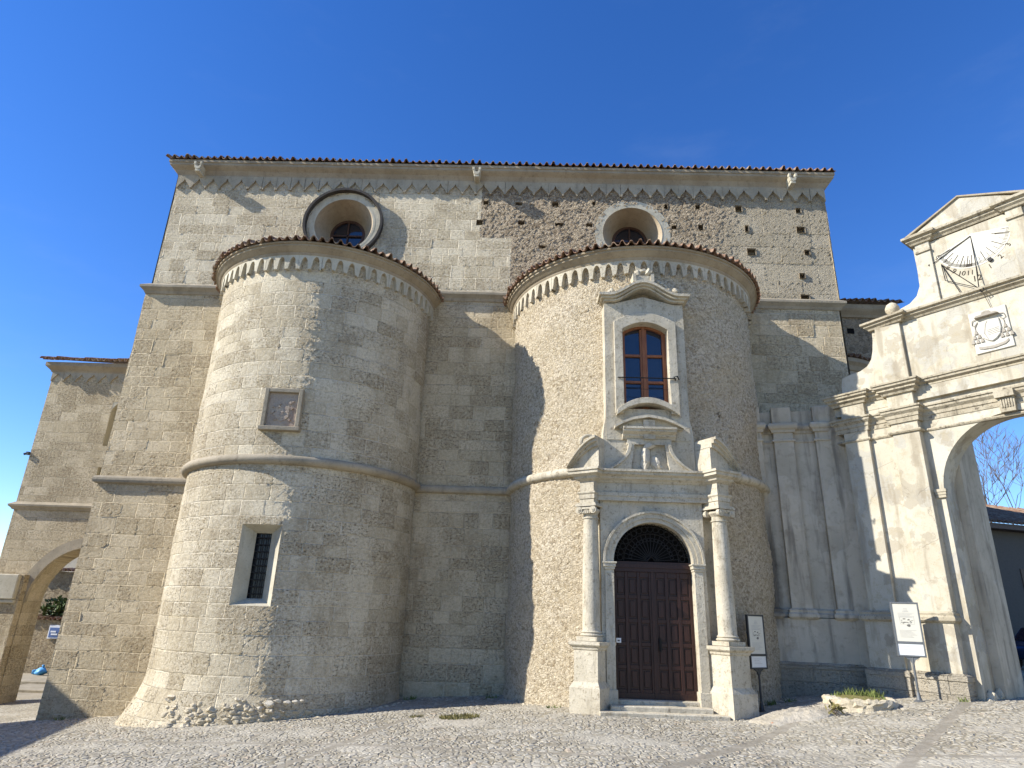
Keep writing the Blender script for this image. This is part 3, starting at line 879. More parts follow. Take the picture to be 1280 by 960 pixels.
# slit window of the left apse: splayed reveal, bars, dark glass
def slit():
    a0, a1, z0, z1 = winA
    P = lambda a, z: Vector((CLX + (CLR + .004) * math.sin(a), 18 - (CLR + .004) * math.cos(a), z))
    ac = (a0 + a1) / 2
    nrm = Vector((math.sin(ac), -math.cos(ac), 0)); ax = Vector((math.cos(ac), math.sin(ac), 0))
    c = Vector((CLX, 18, 0)) + nrm * (CLR - .38)
    I = lambda s, z: c + ax * s + Vector((0, 0, z))
    outer = [P(a0, z0), P(a1, z0), P(a1, z1), P(a0, z1)]
    inner = [I(-.22, z0 + .16), I(.13, z0 + .16), I(.13, z1 - .16), I(-.22, z1 - .16)]
    mb = MB()
    for k in range(4):
        l = (k + 1) % 4
        if k % 2 == 0:
            n = 8
            for q in range(n):
                t0, t1 = q / n, (q + 1) / n
                o0 = P(a0 + (a1 - a0) * t0, outer[k].z); o1 = P(a0 + (a1 - a0) * t1, outer[k].z)
                zz = inner[k].z; i0 = I(-.22 + .35 * t0, zz); i1 = I(-.22 + .35 * t1, zz)
                mb.quad(o0, o1, i1, i0)
        else: mb.quad(outer[k], outer[l], inner[l], inner[k])
    w = part("slit_window", mb, M['oculus'], cath)
    mb = MB(); b = nrm * -.12
    mb.quad(*[p + b for p in inner])
    for k in range(4): l = (k + 1) % 4; mb.quad(inner[k], inner[l], inner[l] + b, inner[k] + b)
    part("pane", mb, M['nightglass'], w)
    mb = MB()
    for s in (-.15, -.045, .06): mb.bar(I(s, z0 + .17) - nrm * .03, I(s, z1 - .17) - nrm * .03, .018)
    for q in range(9):
        z = z0 + .26 + q * (z1 - z0 - .52) / 8; mb.bar(I(-.22, z) - nrm * .03, I(.13, z) - nrm * .03, .024)
    part("grille", mb, M['iron'], w)
slit()

# square framed panel
fr = FR(CLX + 3.02 * math.sin(R(3)), 18 - 3.02 * math.cos(R(3)), 0, R(3))
mb = MB(); a, b, z0, z1 = -.46, .46, 5.72, 6.68
for (p0, p1, q0, q1) in ((a, a + .10, z0, z1), (b - .10, b, z0, z1)): mb.extrude([(p0, q0), (p1, q0), (p1, q1), (p0, q1)], fr, -.15, .12)
mb.extrude([(a + .1, z1 - .1), (b - .1, z1 - .1), (b - .1, z1), (a + .1, z1)], fr, -.15, .115)
mb.extrude([(a - .03, z0 - .1), (b + .03, z0 - .1), (b + .03, z0), (a - .03, z0)], fr, -.15, .15)
pf = part("stone_panel", mb, M['string'], cath, bevel=.012)
mb = MB(); mb.extrude([(a + .1, z0), (b - .1, z0), (b - .1, z1 - .1), (a + .1, z1 - .1)], fr, -.15, .035)
rr = random.Random(4)
mb.extrude([(-.16, 5.95), (0, 5.86), (.16, 5.95), (.16, 6.25), (-.16, 6.25)], fr, .03, .055)
for k in range(16):
    x, z = rr.uniform(-.26, .26), rr.uniform(5.85, 6.45); s_ = rr.uniform(.02, .05)
    mb.extrude([(x - s_, z), (x, z - s_), (x + s_, z), (x, z + s_)], fr, .03, .06 + rr.uniform(0, .02))
part("faded_relief", mb, M['fresco'], pf)

# broken footing of the left apse
mb = MB(); rr = random.Random(11)
for k in range(420):
    a = R(rr.uniform(-27, 31)); z = rr.uniform(-.95, -.14)
    g = float(gz(CLX + 3.3 * math.sin(a)))
    if z < g - .03 or z > -.22 + .12 * math.sin(a * 9) + .1 * math.sin(a * 23) - .25 * max(0, -a - .1): continue
    r_ = CLR + float(flareL(np.array(a), np.array(z))) - .022 + rr.uniform(-.02, .015)
    mb.rock((CLX + r_ * math.sin(a), 18 - r_ * math.cos(a), z), rr.uniform(.03, .095), k, (1.25, 1.0, .75))
part("exposed_footing", mb, M['rock'], cath)
mb = MB()
for k, (x, y, z, r_) in enumerate(((-5.1, 14.80, -.24, .15), (-4.92, 14.76, -.17, .11), (-5.28, 14.82, -.33, .10), (-4.74, 14.80, -.20, .12), (-4.58, 14.86, -.19, .085), (-5.0, 14.74, -.36, .08), (-4.45, 14.92, -.17, .07))): mb.rock((x, y, z), r_ * .65, 77 + k, (1.25, .9, .8))
part("broken_stone", mb, M['rockwhite'], cath, "pale broken stone in the apse footing")

# ------------------------------------------------------------------ portal
PX, PY = 2.86, 14.38                   # centre and front plane of the door surround
fr = FR(PX, PY)
mb = MB()
mb.box((PX, 14.52, -.06), (2.0, .80, .20)); mb.box((PX, 14.36, -.17), (2.5, .96, .24)); 
steps = part("doorstep", mb, M['carved'], cath, bevel=.015)
mb = MB(); mb.box((PX, 14.72, .06), (1.75, .6, .12)); part("threshold", mb, M['carved'], steps, bevel=.01)
# flat backing wall with the arched opening
portal = MB()
HW, SP, AR = .85, 2.80, .85
N = 32
arc = [(AR * math.cos(math.pi - math.pi * k / N), SP + AR * math.sin(math.pi - math.pi * k / N)) for k in range(N + 1)]
top = [(-1.12 + 2.24 * k / N, 4.10) for k in range(N + 1)]
portal.strip(arc, top, fr, -.75, -.06)
for sgn in (-1, 1): portal.strip([(sgn * 1.12, -.1), (sgn * 1.12, SP)], [(sgn * HW, -.1), (sgn * HW, SP)], fr, -.75, -.06)
for sgn in (-1, 1): portal.extrude([(sgn * 1.12, SP), (sgn * .85, SP), (sgn * 1.12, 4.10)] if sgn < 0 else [(.85, SP), (1.12, SP), (1.12, 4.10)], fr, -.75, -.06)
pt = part("portal", portal, M['carved'], cath, "carved limestone doorway with columns and a broken pediment")
mb = MB()
mb.ring(fr, (0, SP), AR + .001, AR + .09, 0, math.pi, -.055, -.01, 40); mb.ring(fr, (0, SP), AR + .09, AR + .19, 0, math.pi, -.055, .02, 40); mb.ring(fr, (0, SP), AR + .19, AR + .235, 0, math.pi, -.055, .055, 40)
part("archivolt", mb, M['carved'], pt)
for sgn in (-1, 1):
    mb = MB()
    a, b = sorted((sgn * (HW + .001), sgn * (HW + .19)))
    mb.extrude([(a, .0), (b, .0), (b, SP - .16), (a, SP - .16)], fr, -.7, .0)
    for q, (z0, z1) in enumerate(((SP - .16, SP - .11), (SP - .11, SP - .04), (SP - .04, SP - .005))):
        e = .015 + .02 * q; mb.extrude([(a - e, z0), (b + e, z0), (b + e, z1), (a - e, z1)], fr, -.7, .01 + e)
    mb.extrude([(a - .03, -.05), (b + .03, -.05), (b + .03, .3), (a - .03, .3)], fr, -.7, .03)
    part("jamb", mb, M['carved'], pt, bevel=.006)
# entablature centre
mb = MB()
mb.extrude([(-1.25, 4.10), (1.25, 4.10), (1.25, 4.20), (-1.25, 4.20)], fr, -.5, .03)
mb.extrude([(-1.25, 4.20), (1.25, 4.20), (1.25, 4.28), (-1.25, 4.28)], fr, -.5, .05)
mb.extrude([(-1.25, 4.28), (1.25, 4.28), (1.25, 4.52), (-1.25, 4.52)], fr, -.5, .0)
mb.sweep([(PX - 1.25, PY), (PX + 1.25, PY)], [(-.5, 4.50), (.02, 4.50), (.05, 4.54), (.11, 4.58), (.12, 4.62), (.20, 4.66), (.20, 4.71), (.24, 4.72), (.24, 4.77), (-.5, 4.80)])
part("entablature", mb, M['carved'], pt)

def column_set(phi_pos, rot, side):
    r = CRR + .46
    cx, cy = CRX + r * math.sin(phi_pos), 18 - r * math.cos(phi_pos)
    f = FR(cx, cy, 0, rot)
    A = Vector(f[1]); Nn = Vector(f[3])
    def rect(hw, front, back):
        P = [Vector((cx, cy, 0)) + A * s * hw + Nn * d for (s, d) in ((-1, -back), (-1, front), (1, front), (1, -back))]
        return [(p.x, p.y) for p in P]
    g = -.45
    mb = MB()
    mb.sweep(rect(.27, .27, .75), [(0, g), (.07, g), (.07, .33), (.045, .37), (.01, .42), (0, .44), (0, 1.02), (.02, 1.04), (.03, 1.08), (.07, 1.11), (.085, 1.13), (.085, 1.19), (-.26, 1.20)])
    ped = part("pedestal", mb, M['carved'], pt)
    mb = MB()
    mb.box((cx, cy, 1.24), (.47, .47, .08), rot)
    R0 = .19
    prof = [(.225, 1.28)]
    for k in range(7): a = math.pi * k / 6; prof.append((.215 + .025 * math.sin(a), 1.285 + .055 * k / 6))
    prof += [(.205, 1.345)]
    for k in range(7): a = math.pi * k / 6; prof.append((.2 + .02 * math.sin(a), 1.35 + .04 * k / 6))
    for k in range(13): t = k / 12; prof.append((R0 * (1 - .17 * t ** 1.7), 1.41 + 2.28 * t))
    prof += [(.178, 3.69), (.182, 3.705), (.178, 3.72), (.158, 3.725), (.158, 3.80)]
    mb.lathe((cx, cy, 0), prof, 32)
    part("column", mb, M['carved'], pt, smooth=True)
    mb = MB()
    mb.lathe((cx, cy, 0), [(.16, 3.79), (.21, 3.86), (.21, 3.90)], 24)
    for d in (.19, -.19):
        for s in (-.17, .17):
            c = Vector((cx, cy, 3.865)) + A * s + Nn * d
            mb.tube([c - Nn * .035, c + Nn * .045], .078, 16); mb.tube([c + Nn * .03, c + Nn * .06], .045, 12); mb.tube([c + Nn * .03, c + Nn * .072], .02, 8)
        c0 = Vector((cx, cy, 3.91)) + Nn * d; mb.bar(c0 - A * .17, c0 + A * .17, .07, .05)
    c0 = Vector((cx, cy, 3.80)) + Nn * .2
    for k in range(5):
        q = c0 + A * (-.09 + .045 * k); mb.tube([q + Vector((0, 0, .05)), q + Vector((0, 0, -.01)) + Nn * .01], .018, 8)
    mb.box((cx, cy, 3.965), (.50, .50, .04), rot); mb.box((cx, cy, 4.0), (.46, .46, .035), rot)
    part("capital", mb, M['carved'], pt)
    mb = MB()
    mb.sweep(rect(.17, .17, .75), [(-.15, 4.02), (.0, 4.02), (.0, 4.11), (.02, 4.12), (.02, 4.21), (.045, 4.24), (.045, 4.27), (0, 4.275), (0, 4.50), (.03, 4.52), (.09, 4.56), (.1, 4.60), (.19, 4.65), (.19, 4.71), (.22, 4.72), (.22, 4.77), (-.16, 4.80)])
    part("entablature_block", mb, M['carved'], pt)
    # segment of the broken pediment
    mb = MB(); sg = 1 if side < 0 else -1
    def curve(off, n=12, x0=-.42, x1=.30):
        pts = []
        for k in range(n + 1):
            t = k / n; x = x0 + (x1 - x0) * t
            z = 4.80 + (.70 - off) * math.sin(t * math.pi / 2 * .92) ** .9
            pts.append((sg * x, max(4.80, z)))
        return pts
    base = lambda c: [(x, 4.80) for (x, z) in c]
    mb.strip(base(curve(.20)), curve(.20), f, -.7, .17)
    mb.strip(curve(.22), curve(.13), f, -.7, .23); mb.strip(curve(.13), curve(.06), f, -.7, .30)
    mb.strip(curve(.06), curve(.0), f, -.7, .36)
    part("pediment_segment", mb, M['carved'], pt)
    # strip pilaster behind the column
    mb = MB()
    pf_ = FR(CRX + (CRR + .06) * math.sin(phi_pos), 18 - (CRR + .06) * math.cos(phi_pos), 0, phi_pos)
    mb.extrude([(-.25, -.5), (.25, -.5), (.25, 4.3), (-.25, 4.3)], pf_, -.5, .03)
    part("backing_pilaster", mb, M['carved'], pt)
column_set(R(-24), R(-33), -1)
column_set(R(18.2), R(30), 1)
# little scroll left behind on the pediment
mb = MB(); c = (1.52, 14.55, 5.45)
pts = [(c[0] + .2 * math.cos(a) * (1 - .05 * k), 14.5, c[2] + .2 * math.sin(a) * (1 - .05 * k)) for k, a in enumerate([R(200 - 20 * j) for j in range(10)])]
mb.tube(pts, [.045] * 10, 8)
part("scroll", mb, M['carved'], pt, smooth=True)

# door
door = part("portal_door", (lambda b: (b.extrude([(-.86, 2.62), (.86, 2.62), (.86, 2.83), (-.86, 2.83)], fr, -.36, -.22), b.extrude([(-.86, 2.70), (.86, 2.70), (.86, 2.78), (-.86, 2.78)], fr, -.36, -.19), b)[2])(MB()), M['door'], cath, "dark brown double door with small raised panels")
for sgn in (-1, 1):
    mb = MB(); x0, x1 = (-.85, -.008) if sgn < 0 else (.008, .85)
    mb.extrude([(x0, .11), (x1, .11), (x1, 2.62), (x0, 2.62)], fr, -.36, -.29)
    lw = (x1 - x0); cols = 3; rows_ = [(.30, .68), (.76, 1.12), (1.20, 1.58), (1.66, 2.06), (2.14, 2.50)]
    st = .07; pw = (lw - st * 4) / 3
    for k in range(4): xx = x0 + k * (pw + st); mb.extrude([(xx, .11), (xx + st, .11), (xx + st, 2.62), (xx, 2.62)], fr, -.29, -.255)
    zz = [.11] + [v for r_ in rows_ for v in r_] + [2.62]
    for q in range(0, len(zz), 2):
        for k in range(3):
            xx = x0 + st + k * (pw + st); mb.extrude([(xx, zz[q]), (xx + pw, zz[q]), (xx + pw, zz[q + 1]), (xx, zz[q + 1])], fr, -.29, -.258)
    for (z0, z1) in rows_:
        for k in range(3):
            xx = x0 + st + k * (pw + st); mb.extrude([(xx + .035, z0 + .04), (xx + pw - .035, z0 + .04), (xx + pw - .035, z1 - .04), (xx + .035, z1 - .04)], fr, -.29, -.262)
    mb.extrude([(x0, .10), (x1, .10), (x1, .24), (x0, .24)], fr, -.29, -.245)
    lf = part("door_leaf", mb, M['door'], door, bevel=.006)
mb = MB(); mb.extrude([(-.03, .11), (.03, .11), (.03, 2.62), (-.03, 2.62)], fr, -.29, -.235)
part("door_astragal", mb, M['door'], door)
mb = MB(); mb.tube([(PX + .12, PY + .22, 1.02), (PX + .12, PY + .22, 1.3)], .015, 8); mb.box((PX + .12, PY + .24, 1.16), (.06, .02, .22)); part("door_handle", mb, M['iron'], door)
# fanlight grille and darkness behind
mb = MB()
cz = 2.85
for k in range(17):
    a = math.pi * (k + .5) / 17
    mb.bar((PX + .12 * math.cos(a), PY + .27, cz + .12 * math.sin(a)), (PX + .60 * math.cos(a), PY + .27, cz + .58 * math.sin(a)), .014)
    rr_ = .68
    cx_, cz_ = PX + rr_ * math.cos(a), cz + rr_ * math.sin(a)
    mb.tube([(cx_ + .058 * math.cos(q * math.pi / 5), PY + .27, cz_ + .058 * math.sin(q * math.pi / 5)) for q in range(11)], .0085, 5, False)
    if k < 16:
        a2 = math.pi * (k + 1) / 17
        cx_, cz_ = PX + .46 * math.cos(a2), cz + .46 * math.sin(a2)
        mb.tube([(cx_ + .036 * math.cos(q * math.pi / 4), PY + .265, cz_ + .036 * math.sin(q * math.pi / 4)) for q in range(9)], .008, 5, False)
        cx_, cz_ = PX + .775 * math.cos(a2), cz + .765 * math.sin(a2)
        mb.tube([(cx_ + .04 * math.cos(q * math.pi / 4), PY + .265, cz_ + .04 * math.sin(q * math.pi / 4)) for q in range(9)], .008, 5, False)
for r_ in (.12, .60, .83): mb.tube([(PX + r_ * math.cos(math.pi * q / 30), PY + .27, cz + r_ * math.sin(math.pi * q / 30) * .98) for q in range(31)], .012, 6)
mb.tube([(PX - .1, PY + .26, cz), (PX, PY + .26, cz + .1), (PX + .1, PY + .26, cz)], .02, 6)
part("fanlight_grille", mb, M['iron'], door)
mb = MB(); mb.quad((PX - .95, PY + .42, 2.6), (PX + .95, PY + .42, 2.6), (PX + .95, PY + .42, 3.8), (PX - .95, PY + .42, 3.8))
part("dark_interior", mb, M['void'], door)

# ------------------------------------------------------------------ upper window with its stone frame
WX, WY = 2.86, 14.40
fw_ = FR(WX, WY)
def seg_arch(hw, zs, rise, n=16): return [(-hw + 2 * hw * k / n, zs + rise * (1 - ((2 * k / n) - 1) ** 2)) for k in range(n + 1)]
mb = MB()
lo = seg_arch(.55, 8.22, .24); hi = [(-.96 + 1.92 * k / 16, 8.95 + .20 * max(0, 1 - abs(2 * k / 16 - 1) * 1.3)) for k in range(17)]
mb.strip(lo, hi, fw_, -.5, .0)
for sgn in (-1, 1):
    mb.strip([(sgn * .96, 5.5), (sgn * .96, 8.22)], [(sgn * .55, 5.5), (sgn * .55, 8.22)], fw_, -.5, .0)
    mb.extrude([(-.96, 8.22), (-.55, 8.22), (-.96, 8.95)] if sgn < 0 else [(.55, 8.22), (.96, 8.22), (.96, 8.95)], fw_, -.5, .0)
# flared back slab below
L = [(-1.03, 4.80), (-1.03, 5.30), (-1.03, 5.62), (-1.0, 5.85), (-.965, 6.02), (-.96, 6.25)]
mb.strip(L, [(-x, z) for (x, z) in L], fw_, -.5, -.02)
uw = part("upper_window", mb, M['carved'], cath, "tall wooden window in a carved stone frame over the doorway")
mb = MB()
lo = seg_arch(.54, 8.24, .19); hi = seg_arch(.74, 8.44, .24)
mb.strip(lo, hi, fw_, -.3, .09)
for sgn in (-1, 1):
    a, b = sorted((sgn * .54, sgn * .74)); mb.extrude([(a, 6.12), (b, 6.12), (b, 8.44), (a, 8.24)] if sgn > 0 else [(a, 6.12), (b, 6.12), (b, 8.24), (a, 8.44)], fw_, -.3, .09)
    if sgn > 0: pass
bot_lo = [(-.73 + 1.46 * k / 16, 6.05 + .30 * (1 - ((2 * k / 16) - 1) ** 2)) for k in range(17)]
bot_hi = [(x * .98, z + .14) for (x, z) in bot_lo]
mb.strip(bot_lo, bot_hi, fw_, -.3, .16)
part("architrave", mb, M['carved'], uw, bevel=.008)
mb = MB()    # hood above
def hood(off, sc):
    pts = []
    for k in range(25):
        t = -1 + k / 12; x = t * (1.10 + sc)
        z = 8.98 + off + .36 * (max(0, math.cos(min(1, abs(t) / .78) * math.pi) * .5 + .5))
        pts.append((x, z))
    return pts
mb.strip(hood(0, -.12), hood(.05, -.12), fw_, -.3, .10); mb.strip(hood(.05, -.05), hood(.10, -.05), fw_, -.3, .17); mb.strip(hood(.10, 0), hood(.17, 0), fw_, -.3, .24)
part("hood_moulding", mb, M['carved'], uw)
mb = MB(); rr = random.Random(2)
mb.extrude([(-.26, 9.48), (.26, 9.48), (.22, 9.66), (-.22, 9.66)], fw_, -.2, .16)
vb = MB()
for sgn in (-1, 1): vb.extrude([(sgn * .22 - .04, 9.48), (sgn * .22 + .04, 9.48), (sgn * .22 + .04, 9.70), (sgn * .22 - .04, 9.70)], fw_, -.2, .2)
mb.rock((WX, WY - .04, 9.80), .24, 3, (1.05, .6, .62)); part("crest_scroll", (lambda b: (b.rock((WX - .13, WY - .12, 9.76), .1, 4), b)[1])(MB()), M['carved'], uw); part("crest_scroll", (lambda b: (b.rock((WX + .12, WY - .12, 9.77), .11, 6), b)[1])(MB()), M['carved'], uw)
for k in range(20):
    s = rr.choice((-1, 1)); t = rr.random(); mb.rock((WX + s * (.28 + .55 * t), WY - .05, 9.52 - .32 * t + rr.uniform(-.03, .09)), rr.uniform(.035, .08), k + 20)
mb.rock((WX + .76, WY - .15, 9.27), .1, 55)
part("crest", mb, M['carved'], uw, smooth=False)
part("crest_volute", vb, M['carved'], uw, split=True)
mb = MB()    # niche below
sp = [(-.78, 5.80), (-.60, 5.90), (-.35, 6.0), (0, 6.06), (.35, 6.0), (.60, 5.90), (.78, 5.80)]
mb.strip([(x, 5.74) for x, z in sp], [(x, z - .06) for x, z in sp], fw_, -.3, .06)
mb.strip([(x, z - .06) for x, z in sp], sp, fw_, -.3, .2)
mb.sweep([(WX - .60, WY), (WX + .60, WY)], [(-.3, 5.50), (.05, 5.50), (.08, 5.54), (.12, 5.57), (.12, 5.60), (.22, 5.66), (.22, 5.70), (.25, 5.71), (.25, 5.76), (-.3, 5.80)])
mb.extrude([(-.13, 5.5), (.13, 5.5), (.13, 5.95), (-.13, 5.95)], fw_, -.3, .14)
mb.extrude([(-.5, 5.38), (.5, 5.38), (.5, 5.50), (-.5, 5.50)], fw_, -.3, .08)
for sgn in (-1, 1):
    o_, i_ = [], []
    for k in range(13):
        t = k / 12; z = 5.40 - .66 * t; o_.append((sgn * (.48 + .54 * t ** 2.2), z)); i_.append((sgn * (.34 + .10 * t), z))
    mb.strip(o_, i_, fw_, -.3, .10)
    mb.strip([(x, z) for x, z in o_], [(x - sgn * .07, z) for x, z in o_], fw_, .09, .145)
part("niche", mb, M['carved'], uw)
mb = MB()
mb.rock((WX - .10, WY - .03, 5.12), .26, 31, (.55, .5, 1.15)); mb.rock((WX - .1, WY - .05, 4.93), .17, 32, (.7, .6, 1.0)); mb.rock((WX + .12, WY - .0, 4.98), .2, 33, (.8, .45, 1.0))
mb.rock((WX + .02, WY - .06, 5.36), .12, 34, (1.3, .8, .7)); mb.rock((WX + .2, WY - .0, 4.86), .12, 35)
part("worn_figure", mb, M['rockwhite'], uw, smooth=False)
# wooden casement
mb = MB(); fy = -.20
arc_o = seg_arch(.57, 8.26, .22); arc_i = seg_arch(.50, 8.20, .18)
mb.strip(arc_i, arc_o, fw_, fy - .06, fy + .03)
for sgn in (-1, 1):
    a, b = sorted((sgn * .50, sgn * .57)); mb.extrude([(a, 6.2), (b, 6.2), (b, 8.24), (a, 8.24)], fw_, fy - .06, fy + .03)
mb.extrude([(-.47, 6.2), (.47, 6.2), (.47, 6.32), (-.47, 6.32)], fw_, fy - .06, fy + .03)
cas = part("window_frame", mb, M['winwood'], uw, bevel=.006)
mb = MB()
mb.extrude([(-.035, 6.30), (.035, 6.30), (.035, 8.40), (-.035, 8.40)], fw_, fy - .05, fy + .045)
for sgn in (-1, 1):
    for z in (6.98, 7.66):
        a, b = sorted((sgn * .05, sgn * .50)); mb.extrude([(a, z - .03), (b, z - .03), (b, z + .03), (a, z + .03)], fw_, fy - .05, fy + .015)
    for x in (.058, .475):
        a, b = sorted((sgn * (x - .026), sgn * (x + .026))); mb.extrude([(a, 6.3), (b, 6.3), (b, 8.35), (a, 8.35)], fw_, fy - .05, fy + .02)
part("glazing_bars", mb, M['winwood'], uw, bevel=.005)
mb = MB(); pn = seg_arch(.55, 8.24, .21); mb.poly([Vector(fw_[0]) + Vector((x, -(fy - .045), z)) for (x, z) in [(-.53, 6.2), (.53, 6.2)] + pn[::-1]])
part("pane", mb, M['glass'], uw)
mb = MB(); mb.tube([(WX - .68, WY - .11, 6.98), (WX + .68, WY - .11, 6.98)], .014, 8); mb.tube([(WX - .5, WY - .05, 6.72), (WX + .5, WY - .05, 6.72)], .005, 6)
mb.tube([(WX + .66, WY - .14, 6.92), (WX + .62, WY - .16, 7.0), (WX + .7, WY - .16, 7.02), (WX + .74, WY - .13, 6.94)], .016, 6)
part("iron_rail", mb, M['iron'], uw)

# ------------------------------------------------------------------ left wing with its archway
wing = thing("church_wing", "lower stone wing set back behind the left corner, with an archway under it", "church wing", (-17, 24.5, -1.8))
WY0 = 24.5
AX, AZ, AR_ = -15.8, 1.55, 2.0
us = np.round(np.arange(-19.15, -11.5, .05), 4); vs = np.round(np.arange(-2.2, 10.8, .05), 4)
def skipw(u, v):
    k = ((u - AX) ** 2 + (np.maximum(v, AZ) - AZ) ** 2 < (AR_ + .12) ** 2) & ((v > AZ) | (np.abs(u - AX) < AR_))
    k |= (u > -16.4) & (u < -15.5) & (v > 7.4) & (v < 9.2)
    k |= (u > -16.35) & (u < -15.9) & (v > 5.95) & (v < 6.55)
    return k
me = grid_mesh("wing_wall", us, vs, lambda U, V: (U, np.full_like(U, WY0), V), lambda u, v: (u, v), skipw)
ww = link_mesh("wing_wall", me, M['wing'], wing, loc=-wing.location)
mb = MB(); N = 24
for k in range(N):
    a, b = math.pi * k / N, math.pi * (k + 1) / N
    P = lambda t, y: (AX + AR_ * math.cos(t), y, AZ + AR_ * math.sin(t))
    mb.quad(P(a, WY0 - .03), P(b, WY0 - .03), P(b, 25.4), P(a, 25.4))
for sgn in (-1, 1): x = AX + sgn * AR_; mb.quad((x, WY0 - .03, -2.3), (x, 25.4, -2.3), (x, 25.4, AZ), (x, WY0 - .03, AZ))
mb.quad((-19.15, 25.4, 3.75), (-11.8, 25.4, 3.75), (-11.8, 31, 3.75), (-19.15, 31, 3.75))
mb.quad((-19.15, 25.4, 3.4), (-11.8, 25.4, 3.4), (-11.8, 25.4, 4.4), (-19.15, 25.4, 4.4))
mb.quad((-19.15, 25.4, -2.2), (AX - AR_, 25.4, -2.2), (AX - AR_, 25.4, 3.75), (-19.15, 25.4, 3.75))
part("arch_passage", mb, M['wing'], wing)
mb = MB(); mb.ring(FR(AX, WY0, AZ), (0, 0), AR_ - .005, AR_ + .36, 0, math.pi, -.1, .04, 28)
part("arch_ring", mb, M['string'], wing)
mb = MB()
mb.box((-19.8, 24.40, .2), (3.95, .40, 4.6)); part("gate_pier", mb, M['wing'], wing, bevel=.02)
mb = MB(); mb.box((-19.95, 24.35, 2.07), (4.05, .62, .85)); mb.box((-19.9, 24.36, 1.58), (3.98, .52, .12))
part("pier_cap", mb, M['oculus'], wing, "pale pier cap stone", bevel=.03)
mb = MB(); mb.sweep([(-19.15, 30), (-19.15, WY0), (-11.8, WY0)], [(o, z - 10.85 + 6.0 - .02) for (o, z) in [(0, 9.72), (.05, 9.72), (.09, 9.78), (.16, 9.84), (.17, 9.9), (0, 10.02)]])
part("string_course", mb, M['string'], wing)
mb = MB(); mb.sweep([(-19.15, 30), (-19.15, WY0), (-11.8, WY0)], [(0, 10.38), (.05, 10.38), (.08, 10.44), (.2, 10.56), (.24, 10.6), (.24, 10.75), (0, 10.8)])
part("eave_cornice", mb, M['cornice'], wing)
mb = MB(); arcade(mb, lambda u, z, o: (u, WY0 - o, z), -19.15, -11.8, 15, 10.4, 10.33, 10.08, 10.0, .2, .05, ogee=True)
part("arcade_frieze", mb, M['frieze'], wing)
mb = MB(); tile_eave_line(-19.55, -11.8, .221, WY0 - .4, 10.85, 5.5, .35, mb); part("roof", mb, M['tile'], wing, fix=False)
mb = MB()
for (x0, x1, z0, z1) in ((-16.4, -15.5, 7.4, 9.2), (-16.35, -15.9, 5.95, 6.55)):
    y0, y1 = WY0 - .005, WY0 + .55
    mb.quad((x0, y0, z0), (x0, y0, z1), (x0, y1, z1), (x0, y1, z0)); mb.quad((x1, y0, z0), (x1, y1, z0), (x1, y1, z1), (x1, y0, z1))
    mb.quad((x0, y0, z0), (x0, y1, z0), (x1, y1, z0), (x1, y0, z0)); mb.quad((x0, y0, z1), (x1, y0, z1), (x1, y1, z1), (x0, y1, z1)); mb.quad((x0, y1, z0), (x0, y1, z1), (x1, y1, z1), (x1, y1, z0))
N = 12; arcp = [(.45 * math.cos(math.pi - math.pi * k / N), .45 * math.sin(math.pi - math.pi * k / N)) for k in range(N + 1)]
mb.strip(arcp, [(-.45 + .9 * k / N, .455) for k in range(N + 1)], FR(-15.95, WY0, 8.745), -.5, -.002)
part("window_recess", mb, M['oculus'], wing)
mb = MB(); mb.box((-19.2, 24.46, 7.0), (.1, .1, .12)); mb.tube([(-19.22, 24.46, 7.0), (-19.33, 24.42, 6.96)], .045, 10)
part("wall_lamp", mb, M['darksteel'], wing)
mb = MB(); mb.quad((-19.15, WY0, -2.2), (-19.15, WY0, 10.8), (-19.15, 25.4, 10.8), (-19.15, 25.4, -2.2)); mb.quad((-19.15, 25.4, 3.75), (-19.15, 25.4, 10.8), (-19.15, 31, 10.8), (-19.15, 31, 3.75)); part("flank_wall", mb, M['side'], wing)

# things seen through the left arch
mb = MB()
mb.box((-17, 27.0, -1.83), (7, 1.9, .12)); mb.box((-17, 28.9, -1.74), (7.2, 2.1, .14)); mb.box((-19, 31.5, -1.66), (12, 3.2, .16))
tag(part("stone_steps", mb, M['frieze'], bevel=.02), "shaded stone steps climbing through the left archway", "steps")
mb = MB()
us_ = 60
def rub_wall(x0, x1, y, z0, z1, th, mb):
    n = 30; rr = random.Random(int(y))
    lo = [(x0 + (x1 - x0) * k / n, z0) for k in range(n + 1)]; hi = [(x0 + (x1 - x0) * k / n, z1 + rr.uniform(-.06, .06)) for k in range(n + 1)]
    mb.strip(lo, hi, FR(0, y), -th, 0)
rub_wall(-32, -14, 33.4, -2.2, .78, .5, mb)
lw = part("rubble_wall", mb, M['rubble_gold']); tag(lw, "low golden rubble wall with a tiled coping beyond the left archway", "wall")
mb = MB(); tile_eave_line(-32, -14, .25, 33.25, .86, .8, .1, mb); part("tile_coping", mb, M['tile'], lw, fix=False)
mb = MB(); rub_wall(-27.5, -14, 37.5, -2.2, 3.2, .6, mb)
hw_ = part("rubble_wall", mb, M['rubble_gold']); tag(hw_, "higher rubble wall rising behind the plant, seen through the left archway", "wall")
mb = MB(); tile_eave_line(-27.5, -14, .25, 37.2, 3.3, .9, .1, mb); part("tile_coping", mb, M['tile'], hw_, fix=False)
mb = MB(); mb.box((-24, 45, 2.2), (12, 5, 9)); ch = part("cream_house", mb, M['creamhouse']); tag(ch, "cream rendered house wall above the rubble walls beyond the left archway", "house")
mb = MB(); tile_eave_line(-30.3, -17.7, .25, 42.3, 6.75, 5, .3, mb); part("roof", mb, M['tile'], ch, fix=False)
